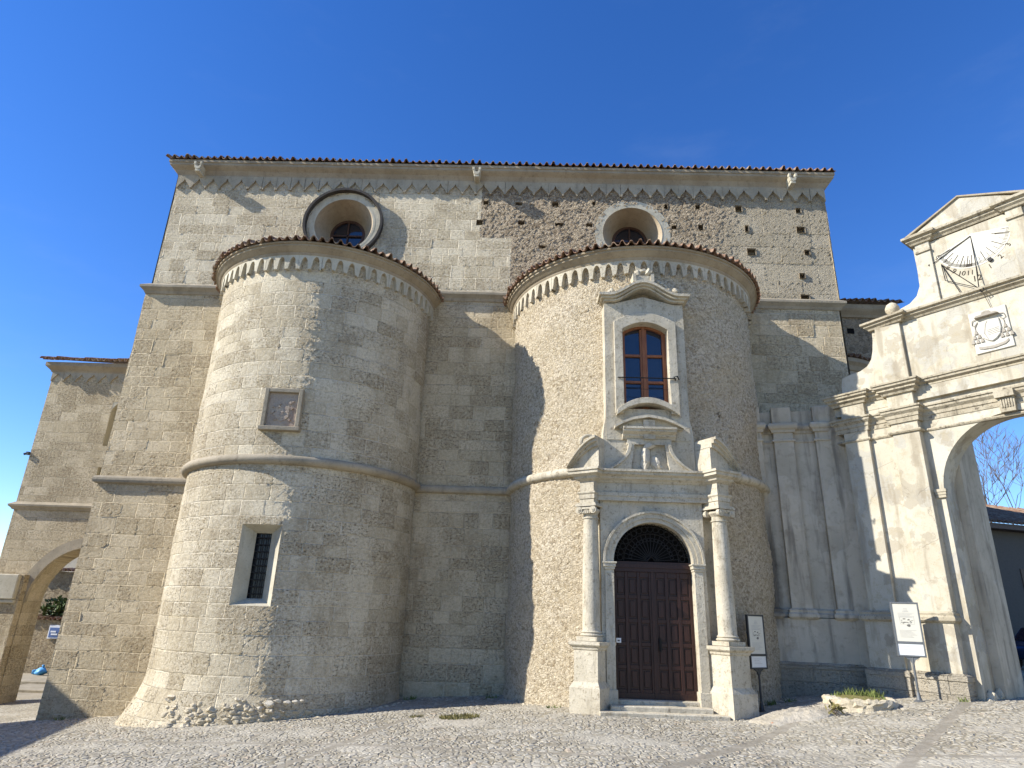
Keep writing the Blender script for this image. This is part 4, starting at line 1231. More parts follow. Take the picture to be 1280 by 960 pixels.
def leafy(center, rad, n, seed, size, mb, sq=(1, 1, .6)):
    rr = random.Random(seed)
    for k in range(n):
        d = Vector((rr.gauss(0, 1), rr.gauss(0, 1), rr.gauss(0, 1))).normalized() * rad * rr.random() ** .4
        p = Vector(center) + Vector((d.x * sq[0], d.y * sq[1], d.z * sq[2]))
        a = Vector((rr.uniform(-1, 1), rr.uniform(-1, 1), rr.uniform(-.3, 1))).normalized() * size * rr.uniform(.6, 1.4)
        b = a.cross(Vector((rr.uniform(-1, 1), rr.uniform(-1, 1), rr.uniform(-1, 1)))).normalized() * size * .28
        mb.poly([p, p + a * .5 + b, p + a, p + a * .5 - b])
plant = thing("shrub", "green bushy plant growing on top of the low rubble wall beyond the left archway", "plant", (-22.7, 33.9, .8))
mb = MB(); leafy((-22.7, 33.9, 1.25), .75, 420, 3, .28, mb, (1.3, .6, .75)); part("foliage", mb, M['leaf'], plant, fix=False)
mb = MB()
for k in range(7): mb.tube([(-22.7 + .1 * k - .3, 33.9, .7), (-22.7 + .22 * k - .66, 33.8, 1.4)], [.02, .008], 5)
part("stems", mb, M['bark'], plant)
pq = thing("wall_plaque", "small blue and white plaque on the low rubble wall beyond the left archway", "sign", (-22.35, 33.36, .25))
mb = MB(); mb.box((-22.35, 33.35, .25), (.62, .04, .62)); part("plate", mb, M['white'], pq)
mb = MB(); mb.box((-22.35, 33.32, .22), (.5, .02, .44)); part("blue_field", mb, M['plaque'], pq)
mb = MB(); mb.box((-22.40, 33.30, .26), (.26, .015, .07)); mb.box((-22.33, 33.30, .14), (.3, .015, .07)); part("lettering", mb, M['white'], pq)
bag = MB(); bag.rock((-21.9, 32.4, -1.40), .29, 91, (1.2, .8, .72)); bag.rock((-22.2, 32.5, -1.46), .18, 92, (1.1, .8, .7)); bag.rock((-21.85, 32.4, -1.19), .09, 93)
tag(part("plastic_bag", bag, M['blue'], smooth=True), "crumpled bright blue plastic bag at the foot of the low rubble wall", "bag")

# ------------------------------------------------------------------ rear chapel on the right
rear = thing("rear_chapel", "rubble-walled rear part of the church behind the right corner, with its own small apse", "chapel", (13, 22, 0))
RY = 21.6
mb = MB(); mb.quad((9.0, RY, -.5), (13.2, RY, -.5), (13.2, RY, 12.3), (9.0, RY, 12.3)); mb.quad((13.2, RY, -.5), (13.2, 30, -.5), (13.2, 30, 12.3), (13.2, RY, 12.3)); part("wall", mb, M['rubble_dark'], rear)
mb = MB(); mb.sweep([(9, RY), (13.2, RY), (13.2, 30)], [(0, 12.28), (.06, 12.28), (.1, 12.36), (.22, 12.5), (.25, 12.55), (.25, 12.72), (0, 12.75)]); part("eave_cornice", mb, M['cornice'], rear)
mb = MB(); tile_eave_line(8.8, 13.6, .221, RY - .4, 12.83, 5, .35, mb); part("roof", mb, M['tile'], rear, fix=False)
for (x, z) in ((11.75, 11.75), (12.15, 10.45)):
    mb = MB(); mb.box((x, RY + .0, z), (.24, .04, .2)); part("putlog_hole", mb, M['void'], rear)  # solid blocks on the wall, the shade of holes given as black colour
mb = MB(); pth = arcpath(9.9, 2.1, -R(89), R(89), 40, RY)
for k in range(40):
    (x0, y0), (x1, y1) = pth[k], pth[k + 1]; mb.quad((x0, y0, -.5), (x1, y1, -.5), (x1, y1, 9.7), (x0, y0, 9.7))
ap3 = part("apse", mb, M['frieze'], rear, smooth=True)
mb = MB(); tile_eave_round(9.9, RY, 2.35, 9.85, 33, .3, mb); part("apse_roof", mb, M['tile'], ap3, fix=False)
mb = MB(); mb.sweep(arcpath(9.9, 2.1, -R(89), R(89), 40, RY), [(0, 9.4), (.05, 9.42), (.1, 9.55), (.2, 9.65), (.2, 9.78), (0, 9.8)]); part("cornice", mb, M['cornice'], ap3)

# ------------------------------------------------------------------ the gateway
gD = Vector((.61, -.792, 0)).normalized() * 1.015; gN = Vector((.792, .61, 0)).normalized(); gP = Vector((7.70, 15.68, 0))
HSC = 1.016                                    # the gateway's heights
gate = thing("gateway", "cream plastered baroque gateway with an arch, a painted sundial and a carved coat of arms", "gateway", (9.7, 12.7, .3))
GF = (gP, gD, Vector((0, 0, 1)), -gN)          # (s, z) frame, positive depth towards the square
def gp(s, z, t=0.0): return gP + gD * s + Vector((0, 0, z)) - gN * t
def gxy(s, t): p = gp(s, 0, t); return (p.x, p.y)
SC, ACZ, AR2 = 3.56, 4.42, 1.47
TW = -.22                                        # wall plane
mb = MB(); N = 36
arc = [(SC + AR2 * math.cos(math.pi - math.pi * k / N), ACZ + AR2 * math.sin(math.pi - math.pi * k / N)) for k in range(N + 1)]
top = [(SC - AR2 + 2 * AR2 * k / N, 6.5) for k in range(N + 1)]
mb.strip(arc, top, GF, -.86, TW)
mb.extrude([(.2, -.3), (SC - AR2, -.3), (SC - AR2, 6.5), (.2, 6.5)], GF, -.86, TW)
mb.extrude([(SC + AR2, -.3), (7.2, -.3), (7.2, 6.5), (SC + AR2, 6.5)], GF, -.86, TW)
gw = part("arch_wall", mb, M['plaster'], gate)
mb = MB(); mb.extrude([(-.35, -.3), (.3, -.3), (.3, 6.9), (-.35, 6.9)], GF, -.8, -.30); part("corner_filler", mb, M['plaster_grey'], gate)
mb = MB(); mb.extrude([(.05, 6.5), (7.1, 6.5), (7.1, 7.0), (.05, 7.0)], GF, -.8, -.12)
# attic with its concave ears
ear = [(.30, 7.0), (.30, 7.25), (.34, 7.45), (.55, 7.50), (.8, 7.52), (.98, 7.6), (1.10, 7.75), (1.16, 7.95), (1.20, 8.2), (1.22, 8.5)]
mb.strip(ear, [(2 * SC - x, z) for x, z in ear], GF, -.75, -.14)
ramp = [(1.72, 8.5), (1.80, 8.74), (1.95, 8.80), (2.15, 8.85), (2.32, 8.98), (2.42, 9.2), (2.44, 9.6), (2.44, 10.2)]
mb.strip(ramp, [(2 * SC - x, z) for x, z in ramp], GF, -.7, -.16)
mb.extrude([(2.36, 10.4), (2 * SC - 2.36, 10.4), (SC + .05, 11.0), (SC - .05, 11.0)], GF, -.7, -.10)
part("upper_wall", mb, M['plaster'], gate)
mb = MB()        # pilasters
for (s0, s1, t, z0, z1) in ((.24, .80, -.02, 1.9, 6.75), (1.34, 1.90, .0, 1.9, 6.8), (1.32, 1.88, -.05, 6.9, 8.5), (2.50, 2.80, -.10, 8.6, 10.25)):
    for m_ in (0, 1):
        a, b = (s0, s1) if not m_ else (2 * SC - s1, 2 * SC - s0)
        mb.extrude([(a, z0), (b, z0), (b, z1), (a, z1)], GF, -.5, t)
part("pilaster", mb, M['plaster'], gate, bevel=.006, split=True)
mb = MB()
for m_ in (0, 1):
    a, b = (.80, 1.34) if not m_ else (2 * SC - 1.34, 2 * SC - .80); mb.extrude([(a, 1.9), (b, 1.9), (b, 6.6), (a, 6.6)], GF, -.5, -.13)
part("bay_panel", mb, M['plaster'], gate, split=True)
def gpath(segs): return [gxy(s, t) for (s, t) in segs]
main = [(.1, -.4), (.1, -.02), (.82, -.02), (.82, -.13), (1.30, -.13), (1.30, .02), (1.93, .02), (1.93, TW)]
full = main + [(2 * SC - s, t) for (s, t) in main[::-1]]
mb = MB(); mb.sweep(gpath(full), [(-.1, 6.02), (.015, 6.02), (.02, 6.12), (.04, 6.13), (.045, 6.2), (.10, 6.26), (.10, 6.31), (.13, 6.32), (.13, 6.36), (-.1, 6.38)])
mb.sweep(gpath(full), [(-.1, 5.78), (.02, 5.78), (.035, 5.81), (.02, 5.84), (-.1, 5.84)])
part("capital_moulding", mb, M['moulding'], gate)
mb = MB(); mb.sweep(gpath(full), [(-.1, 6.70), (.03, 6.70), (.05, 6.75), (.11, 6.79), (.10, 6.83), (.16, 6.87), (.16, 6.92), (.19, 6.93), (.19, 6.97), (-.3, 7.03)])
part("main_cornice", mb, M['moulding'], gate)
at = [(1.2, -.7), (1.2, -.10), (1.92, -.03), (1.92, -.14)]; at = at + [(2 * SC - s, t) for s, t in at[::-1]]
mb = MB(); mb.sweep(gpath(at), [(-.1, 8.44), (.03, 8.44), (.05, 8.48), (.11, 8.52), (.11, 8.56), (.17, 8.58), (.17, 8.63), (-.3, 8.68)])
part("attic_cornice", mb, M['moulding'], gate)
tp = [(2.46, -.7), (2.46, -.09), (2.83, -.09), (2.83, -.16)]; tp = tp + [(2 * SC - s, t) for s, t in tp[::-1]]
mb = MB(); mb.sweep(gpath(tp), [(-.1, 10.22), (.03, 10.22), (.05, 10.26), (.1, 10.30), (.1, 10.34), (.17, 10.37), (.17, 10.43), (-.3, 10.47)])
for m_ in (0, 1):
    a, b = (2.49, 2.81) if not m_ else (2 * SC - 2.81, 2 * SC - 2.49); mb.extrude([(a, 9.98), (b, 9.98), (b, 10.03), (a, 10.03)], GF, -.2, -.06)
part("top_cornice", mb, M['moulding'], gate)
mb = MB(); 
for sgn in (-1, 1):
    mb.strip([(SC + sgn * 1.26, 10.44), (SC, 11.0)], [(SC + sgn * 1.30, 10.47), (SC, 11.035)], GF, -.75, -.05)
part("pediment_coping", mb, M['string'], gate)
mb = MB(); b_ = [(.1, -.4), (.1, .02), (.84, .02), (.84, -.06), (1.30, -.06), (1.30, .06), (1.90, .06), (1.90, TW)]
bf = b_ + [(2 * SC - s, t) for s, t in b_[::-1]]
def seg2(segs): return gpath(segs)
for S_ in (b_, [(2 * SC - s, t) for s, t in b_[::-1]]):
    mb.sweep(seg2(S_), [(-.2, 1.78), (.02, 1.78), (.06, 1.82), (.06, 1.88), (.03, 1.92), (.04, 1.96), (.0, 2.0), (-.2, 2.0)])
part("base_moulding", mb, M['moulding'], gate, split=True)
mb = MB()
for S_ in (b_, [(2 * SC - s, t) for s, t in b_[::-1]]): mb.sweep(seg2(S_), [(-.3, .8), (-.01, .8), (-.01, 1.80), (-.3, 1.80)])
part("dado", mb, M['plaster'], gate, split=True)
mb = MB()
for S_ in (b_, [(2 * SC - s, t) for s, t in b_[::-1]]): mb.sweep(seg2(S_), [(-.3, -.3), (.07, -.3), (.065, .70), (.09, .71), (.09, .80), (.02, .84), (-.3, .85)])
part("plinth", mb, M['plinth'], gate, split=True)
for m_ in (0, 1):
    mb = MB()
    a, b = (SC - AR2 - .16, SC - AR2 + .03) if not m_ else (SC + AR2 - .03, SC + AR2 + .16)
    for q, (z0, z1) in enumerate(((4.30, 4.36), (4.36, 4.42), (4.42, 4.48))):
        e = .012 * q; mb.extrude([(a - e, z0), (b + e, z0), (b + e, z1), (a - e, z1)], GF, TW - .03, TW + .05 + e)
    part("impost", mb, M['moulding'], gate)
mb = MB(); mb.extrude([(SC - .13, 5.86), (SC + .13, 5.86), (SC + .15, 6.22), (SC - .15, 6.22)], GF, TW, TW + .12); mb.extrude([(SC - .17, 6.16), (SC + .17, 6.16), (SC + .17, 6.3), (SC - .17, 6.3)], GF, TW, TW + .2)
for k in range(5): mb.extrude([(SC - .1 + .045 * k, 5.95), (SC - .075 + .045 * k, 5.95), (SC - .075 + .045 * k, 6.14), (SC - .1 + .045 * k, 6.14)], GF, TW + .1, TW + .14)
part("keystone", mb, M['moulding'], gate)
mb = MB(); q = gp(1.72, 8.86, -.25); mb.lathe((q.x, q.y, q.z - .22), [(.10, 0), (.08, .04), (.06, .08), (.10, .12), (.155, .2), (.16, .27), (.12, .36), (.05, .41)], 20)
part("ball_finial", mb, M['rock'], gate, smooth=True); mb = MB(); q = gp(2 * SC - 1.72, 8.86, -.25); mb.lathe((q.x, q.y, q.z - .22), [(.10, 0), (.08, .04), (.06, .08), (.10, .12), (.155, .2), (.16, .27), (.12, .36), (.05, .41)], 20)
part("ball_finial", mb, M['rock'], gate, smooth=True)
# thick rear buttress behind the left jamb
mb = MB(); mb.extrude([(.9, -.3), (2.26, -.3), (2.26, 7.5), (.9, 7.5)], GF, -1.95, -.87); part("rear_buttress", mb, M['plaster_grey'], gate)
mb = MB(); rr = random.Random(8)
for k in range(7): p = gp(SC - AR2 + .02, .33 + rr.uniform(0, .12), -.35 - k * .08); mb.rock(tuple(p), .14, k, (1, 1, 1.1))
part("worn_jamb_foot", mb, M['rock'], gate, smooth=True)

# pilastered wall linking gateway and apse
aD = Vector((.97, -.24, 0)).normalized(); aN = Vector((.24, .97, 0)).normalized(); aP = Vector((7.33, 16.19, 0))
AF = (aP, aD, Vector((0, 0, 1)), -aN)
def axy(s, t): p = aP + aD * s - aN * t; return (p.x, p.y)
mb = MB(); mb.extrude([(-2.2, -.4), (.66, -.4), (.66, 6.86), (-2.2, 6.86)], AF, -1.2, -.16)
lk = part("linking_wall", mb, M['plaster_grey'], gate, "grey weathered wall with two pilasters beside the apse")
mb = MB()
for (s0, s1) in ((-.86, -.38), (.14, .60)): mb.extrude([(s0, 1.9), (s1, 1.9), (s1, 6.94), (s0, 6.94)], AF, -.3, .0)
mb.extrude([(-1.6, 1.9), (-1.16, 1.9), (-1.16, 6.94), (-1.6, 6.94)], AF, -.3, .12)
part("pilaster", mb, M['plaster_grey'], lk, bevel=.01, split=True)
pa = [(-2.2, .13), (-1.15, .13), (-1.15, -.16), (-.87, -.16), (-.87, .01), (-.37, .01), (-.37, -.16), (.13, -.16), (.13, .01), (.61, .01), (.61, -.4)]
apth = [axy(s, t) for s, t in pa]
mb = MB(); mb.sweep(apth, [(-.1, 6.26), (.03, 6.26), (.045, 6.32), (.09, 6.36), (.11, 6.42), (.09, 6.48), (.06, 6.5), (-.1, 6.52)]); mb.sweep(apth, [(-.1, 6.02), (.02, 6.02), (.03, 6.05), (.02, 6.08), (-.1, 6.08)])
part("capital_moulding", mb, M['plaster_grey'], lk); mb = MB(); mb.sweep(apth, [(-.2, 1.78), (.04, 1.78), (.09, 1.83), (.09, 1.89), (.05, 1.93), (.06, 1.98), (.0, 2.02), (-.2, 2.02)])
part("base_moulding", mb, M['plaster_grey'], lk)
pb = [(-2.2, .15), (-1.12, .15), (-1.12, .02), (.64, .02), (.64, -.4)]
mb = MB(); mb.sweep([axy(s, t) for s, t in pb], [(-.3, -.4), (.05, -.4), (.045, .72), (.07, .73), (.07, .82), (.01, .86), (-.3, .86)]); part("plinth", mb, M['plinth'], lk, split=True)
mb = MB(); mb.sweep([axy(s, t) for s, t in pb], [(-.3, .86), (-.005, .86), (-.005, 1.8), (-.3, 1.8)]); part("dado", mb, M['plaster_grey'], lk, split=True)

# sundial painted on the upper wall
dialz, dials, dt = 9.97, 3.61, -.16
DF = (gP - gN * dt, gD, Vector((0, 0, 1)), -gN)
mb = MB(); pts = [(dials + .02, dialz + .06)]
for k in range(25): a = R(196 + (352 - 196) * k / 24); pts.append((dials + .76 * math.cos(a), dialz + .76 * math.sin(a)))
mb.extrude(pts, DF, -.01, .006); sd = part("sundial_face", mb, M['dialface'], gate, "fan-shaped white sundial painted on the gateway top")
mb = MB()
def dline(a, r0, r1, w=.008):
    a = R(a); c, s = math.cos(a), math.sin(a)
    p0 = Vector(gp(dials + r0 * c, dialz + r0 * s, dt + .008)); p1 = Vector(gp(dials + r1 * c, dialz + r1 * s, dt + .008)); mb.bar(p0, p1, w, .006, gN)
HRS = {6: 197, 7: 213, 8: 228, 9: 243, 10: 254, 11: 262, 12: 268, 1: 284, 2: 300, 3: 319, 4: 340}
hk = [197, 205, 213, 220, 228, 236, 243, 249, 254, 258, 262, 268, 276, 284, 292, 300, 310, 319, 330, 340, 350]
for i, a in enumerate(hk):
    big = a in HRS.values(); dline(a, .46 if big else .56, .73, .014 if big else .009)
    if i < len(hk) - 1:
        for q in (1, 2, 3): dline(a + (hk[i + 1] - a) * q / 4, .66, .73, .007)
dline(199, .0, .80, .008); dline(268, .0, 1.0, .010); dline(342, .40, .86, .010)
part("hour_lines", mb, M['ink'], sd)
def text_mesh(body, size, pos, xa, ya, mat, parent, name, ext=.003):
    cu = bpy.data.curves.new(name, 'FONT'); cu.body = body; cu.size = size; cu.align_x = 'CENTER'; cu.align_y = 'CENTER'; cu.extrude = ext
    o = bpy.data.objects.new(name, cu); COL.objects.link(o)
    dg = bpy.context.evaluated_depsgraph_get(); me = bpy.data.meshes.new_from_object(o.evaluated_get(dg))
    bpy.data.objects.remove(o); bpy.data.curves.remove(cu)
    xa, ya = Vector(xa).normalized(), Vector(ya).normalized(); za = xa.cross(ya)
    for v in me.vertices: v.co = Vector(pos) + xa * v.co.x + ya * v.co.y + za * v.co.z
    me.materials.clear()
    for v in me.vertices: v.co.z = 1.6 + (v.co.z - 1.6) * HSC
    return link_mesh(name, me, mat, parent)
NUM = {'6': (2.92, 9.76), '7': (3.02, 9.58), '8': (3.06, 9.41), '9': (3.16, 9.27), '10': (3.29, 9.16), '11': (3.45, 9.11), '12': (3.55, 8.93), '1': (3.83, 9.10), '2': (4.05, 9.25), '3': (4.23, 9.46)}
for k, (s, z) in NUM.items():
    ang = math.atan2(z - dialz, s - dials) + math.pi / 2
    xa = gD * math.cos(ang) + Vector((0, 0, 1)) * math.sin(ang); ya = Vector((0, 0, 1)) * math.cos(ang) - gD * math.sin(ang)
    text_mesh(k, .155 if k != '12' else .19, gp(s, z, dt + .004), xa, ya, M['ink'], sd, "hour_numeral")
mb = MB()
mb.tube([gp(3.61, 9.97, dt), gp(3.60, 9.28, dt + .05), gp(3.58, 8.62, dt + .16)], .010, 6)
mb.tube([gp(2.72, 9.60, dt + .02), gp(3.61, 9.97, dt + .02)], .008, 6)
A_ = (2.95, 9.53); 
for B in ((2.97, 9.10), (3.20, 8.70), (3.54, 8.68), (3.1, 9.3)): mb.tube([gp(A_[0], A_[1], dt + .03), gp(B[0], B[1], dt + .06)], .009, 6)
mb.tube([gp(2.97, 9.10, dt + .05), gp(3.54, 8.68, dt + .08)], .008, 6); mb.tube([gp(2.70, 9.60, dt), gp(2.73, 9.6, dt + .06)], .03, 8); mb.tube([gp(3.86, 9.25, dt), gp(3.86, 9.25, dt + .05)], .045, 10)
mb.tube([gp(3.58, 8.62, dt + .16), gp(3.62, 8.5, dt + .2), gp(3.67, 8.52, dt + .2), gp(3.66, 8.60, dt + .18)], .012, 6); mb.tube([gp(3.6, 8.6, dt + .1), gp(3.68, 8.15, -.10)], .005, 5)
part("gnomon", mb, M['iron'], sd)

# coat of arms slab
CT = -.14; CF = (gP - gN * CT, gD, Vector((0, 0, 1)), -gN)
mb = MB(); mb.extrude([(3.24, 7.2), (3.93, 7.2), (3.93, 8.14), (3.24, 8.14)], CF, -.02, .035); coa = part("coat_of_arms", mb, M['marble'], gate, "white marble slab carved with a tasselled hat over a shield", bevel=.006)
cs = 3.585
mb = MB(); sh = [(-.19, 7.88), (.0, 7.90), (.19, 7.88), (.20, 7.66), (.16, 7.52), (.08, 7.44), (0, 7.40), (-.08, 7.44), (-.16, 7.52), (-.20, 7.66)]
mb.extrude([(cs + x, z) for x, z in sh], CF, .03, .075); part("shield", mb, M['marble'], coa, bevel=.012)
mb = MB()
mb.extrude([(cs - .22, 7.97), (cs + .22, 7.97), (cs + .18, 8.01), (cs - .18, 8.01)], CF, .03, .15); mb.extrude([(cs - .1, 8.01), (cs + .1, 8.01), (cs + .07, 8.07), (cs, 8.09), (cs - .07, 8.07)], CF, .03, .12)
for sgn in (-1, 1):
    x = sgn * .265
    mb.tube([gp(cs + sgn * .18, 7.98, CT + .06), gp(cs + sgn * .29, 7.95, CT + .055), gp(cs + sgn * .31, 7.86, CT + .05), gp(cs + x, 7.83, CT + .05), gp(cs + sgn * .2, 7.9, CT + .05), gp(cs + x, 7.80, CT + .05), gp(cs + x, 7.74, CT + .05)], .008, 6)
    for row in range(3):
        for k in range(row + 1):
            xx = cs + x + (k - row / 2) * .085; z = 7.72 - row * .10
            mb.extrude([(xx - .033, z - .085), (xx + .033, z - .085), (xx + .012, z), (xx - .012, z)], CF, .03, .062)
mb.strip([(cs - .27, 7.30), (cs - .2, 7.27), (cs, 7.25), (cs + .2, 7.28), (cs + .27, 7.33)], [(cs - .27, 7.35), (cs - .2, 7.325), (cs, 7.31), (cs + .2, 7.335), (cs + .27, 7.38)], CF, .03, .055)
part("relief", mb, M['marbleline'], coa)
mb = MB()
for k in range(4): z = 7.55 + k * .035; mb.bar(gp(cs - .05, z, CT + .078), gp(cs + .16, z + .02, CT + .078), .006, .006, gN)
mb.tube([gp(cs - .06, 7.45, CT + .077), gp(cs - .11, 7.6, CT + .077), gp(cs - .06, 7.8, CT + .077), gp(cs - .02, 7.86, CT + .077)], .006, 5)
part("shield_charge", mb, M['marbleline'], coa)

# ------------------------------------------------------------------ information signs
def info_sign(x, y, z, rot, frame, label, h0, h1):
    t = thing("information_sign", label, "sign", (x, y, z), "information signs on poles")
    co, si = math.cos(rot), math.sin(rot)
    fr_ = ((0, 0, 0), (co, si, 0), (0, 0, 1), (si, -co, 0)); hw = .255
    def P(nm, pts_list, mat, bev=0): 
        mb = MB()
        for (pts, d0, d1) in pts_list: mb.extrude(pts, fr_, d0, d1)
        return part(nm, mb, mat, t, loc=(0, 0, 0), bevel=bev)
    rect = lambda a, b, c, d: [(a, c), (b, c), (b, d), (a, d)]
    f = P("frame", [(rect(-hw, hw, h0, h1), -.035, .0), (rect(-hw, -hw + .03, h0, h1), 0, .02), (rect(hw - .03, hw, h0, h1), 0, .02), (rect(-hw + .03, hw - .03, h1 - .03, h1), 0, .02), (rect(-hw + .03, hw - .03, h0, h0 + .03), 0, .02), (rect(-hw + .03, hw - .03, h0 + .245, h0 + .29), 0, .02)], frame, .004)
    P("panel", [(rect(-hw + .03, hw - .03, h0 + .29, h1 - .03), 0, .008)], M['panel'])
    P("lower_strip", [(rect(-hw + .03, hw - .03, h0 + .03, h0 + .245), 0, .008)], M['panelwhite'])
    rr = random.Random(5); L = []
    for k in range(3): z_ = h1 - .13 - k * .028; L.append((rect(-.03 - .01 * k, .04 + .01 * k, z_, z_ + .010), .006, .0105))
    for k in range(5): z_ = h1 - .215 - k * .02; L.append((rect(-.14, .15 - (k % 3) * .04, z_, z_ + .006), .006, .0105))
    for k in range(7): z_ = h0 + .50 - k * .022; L.append((rect(-.15, .15 - (k * 7 % 4) * .03, z_, z_ + .006), .006, .0105))
    for k in range(4): z_ = h0 + .19 - k * .03; L.append((rect(-.13, .10 - (k * 5 % 3) * .04, z_, z_ + .006), .006, .0105))
    zc = h0 + .66
    for (a, b, c, d) in ((-.12, .14, zc + .10, zc + .104), (-.12, .14, zc - .04, zc - .036), (-.12, -.116, zc - .036, zc + .1), (.136, .14, zc - .036, zc + .1)): L.append((rect(a, b, c, d), .006, .0105))
    P("small_print", L, M['print'])
    L = []
    for k in range(14):
        a = rr.uniform(-.10, .09); c = zc + rr.uniform(-.03, .06); w_ = rr.uniform(.015, .045); L.append((rect(a, a + w_, c, c + rr.uniform(.006, .018)), .006, .0107 + k * .0001))
    L.append(([(-.01, zc - .07), (.03, zc - .09), (.06, zc - .07), (.05, zc - .04), (.01, zc - .045)], .006, .0125))
    P("printed_plan", L, M['printdark'])
    mb = MB(); q = Vector(fr_[3]) * -.018
    mb.tube([(q.x, q.y, .05), (q.x, q.y, h0 + .02)], .022, 12); part("pole", mb, frame, t, loc=(0, 0, 0), smooth=True)
    mb = MB(); 
    for k in range(10):
        pass
    mb.extrude([(-.15, h0 + .0), (.15, h0 + .0), (.05, h0 - .06), (.025, h0 - .12), (-.025, h0 - .12), (-.05, h0 - .06)][::-1], fr_, -.034, -.004); part("bracket", mb, frame, t, loc=(0, 0, 0))
    mb = MB(); mb.lathe((q.x, q.y, -.03), [(.11, 0), (.11, .03), (.05, .06), (.032, .16), (.025, .2)], 20); part("foot", mb, frame, t, loc=(0, 0, 0), smooth=True)
    return t
info_sign(8.0, 14.33, .29, R(-30), M['steel'], "sunlit grey metal information sign on a pole, in front of the gateway pilasters", .82, 1.87)
info_sign(5.02, 14.72, -.04, R(31), M['darksteel'], "shaded dark metal information sign on a pole, beside the right doorway column", .80, 1.86)

# small white notice on the door
mb = MB(); mb.extrude([(-.80, 1.18), (-.70, 1.18), (-.70, 1.27), (-.80, 1.27)], fr, -.26, -.232)
n_ = part("door_notice", mb, M['white']); tag(n_, "small white notice plate fixed to the left leaf of the dark door", "notice")
mb = MB(); mb.extrude([(-.775, 1.205), (-.725, 1.205), (-.725, 1.235), (-.775, 1.235)], fr, -.24, -.229); part("print", mb, M['printdark'], n_)

# ------------------------------------------------------------------ planter, rough patch, weeds, litter
def blob(cx, cy, rx, ry, h, rot, seed, mat, name, n=64, rings=18):
    mb = MB(); rr = random.Random(seed); ph = [rr.uniform(0, 6.28) for _ in range(6)]
    co, si = math.cos(rot), math.sin(rot); rows_ = []
    for q in range(rings + 1):
        f = q / rings; row = []
        for k in range(n):
            a = 2 * math.pi * k / n
            w_ = 1 + .10 * math.sin(2 * a + ph[0]) + .08 * math.sin(3 * a + ph[1]) + .05 * math.sin(7 * a + ph[2])
            x, y = rx * f * w_ * math.cos(a), ry * f * w_ * math.sin(a)
            X, Y = cx + x * co - y * si, cy + x * si + y * co
            hh = h * (1 - f ** 4) * (1 + .25 * math.sin(X * 3 + ph[3]) * math.sin(Y * 4 + ph[4])) + rr.uniform(-.022, .022) * (f < .97) - .03 * (f > .97)
            mb.v.append((X, Y, float(gz(X)) + .02 + hh)); row.append(len(mb.v) - 1)
        rows_.append(row)
    for q in range(rings):
        for k in range(n): mb.f.append((rows_[q][k], rows_[q + 1][k], rows_[q + 1][(k + 1) % n], rows_[q][(k + 1) % n]))
    o = part(name, mb, mat, smooth=True); return o
p1 = blob(5.75, 14.05, 1.45, .62, .10, R(30), 4, M['patch'], "rough_paving"); p1['kind'] = 'structure'
pl = thing("stone_planter", "low round stone planter with grass on top, in front of the gateway", "planter", (6.75, 14.2, .15))
mb = MB(); prof = [(.66, -.2), (.65, .06), (.66, .10), (.66, .16), (.62, .19), (.52, .2), (.50, .17)]
rr = random.Random(6)
mb.lathe((6.75, 14.2, .15), prof, 48)
mb.v = [(x + rr.uniform(-.025, .025), y + rr.uniform(-.025, .025), z + rr.uniform(-.02, .02)) for (x, y, z) in mb.v]
part("stone_rim", mb, M['rock'], pl)
mb = MB(); mb.lathe((6.75, 14.2, .15), [(.52, .17), (.4, .2), (.1, .22)], 32); part("soil", mb, M['drygrass'], pl)
def blades(cx, cy, rx, ry, zf, n, h, seed, mb, w=.012):
    rr = random.Random(seed)
    for k in range(n):
        a = rr.uniform(0, 6.28); q = math.sqrt(rr.random()); x, y = cx + rx * q * math.cos(a), cy + ry * q * math.sin(a); z = zf(x, y)
        hh = h * rr.uniform(.4, 1.2); dx, dy = rr.uniform(-.6, .6) * hh, rr.uniform(-.6, .6) * hh; b = rr.uniform(0, 3.14); wx, wy = w * math.cos(b), w * math.sin(b)
        mb.poly([(x - wx, y - wy, z), (x + wx, y + wy, z), (x + dx * .5 + wx * .6, y + dy * .5 + wy * .6, z + hh * .6), (x + dx, y + dy, z + hh), (x + dx * .5 - wx * .6, y + dy * .5 - wy * .6, z + hh * .6)])
mb = MB(); blades(6.95, 14.35, .36, .3, lambda x, y: .33, 190, .15, 2, mb); blades(6.6, 14.4, .3, .2, lambda x, y: .33, 80, .09, 5, mb); blades(6.75, 14.2, .48, .48, lambda x, y: .33, 140, .05, 6, mb)
tag(part("grass", mb, M['grass'], fix=False), "short green grass growing on the round stone planter", "grass", kind='stuff')
mb = MB(); blades(-1.1, 14.2, .42, .28, lambda x, y: float(gz(x)) + .01, 420, .07, 3, mb); blades(-2.0, 14.5, .15, .12, lambda x, y: float(gz(x)) + .01, 60, .05, 4, mb)
tag(part("weeds", mb, M['drygrass'], fix=False), "flat patch of yellowing weeds on the cobbles between the two apses", "weeds", kind='stuff')
mb = MB(); rr = random.Random(21)
def scree(pts, n, spread, rmin, rmax):
    for k in range(n):
        i = rr.randrange(len(pts) - 1); t_ = rr.random(); (x0, y0), (x1, y1) = pts[i], pts[i + 1]
        x, y = x0 + (x1 - x0) * t_, y0 + (y1 - y0) * t_; d = abs(rr.gauss(0, spread)); L = math.hypot(x1 - x0, y1 - y0)
        nx, ny = (y1 - y0) / L, -(x1 - x0) / L; x += nx * d; y += ny * d
        mb.rock((x, y, float(gz(x)) + .012), rr.uniform(rmin, rmax) * (1 - .5 * min(1, d / (2 * spread))), k + 300, (1.2, 1.1, .6))
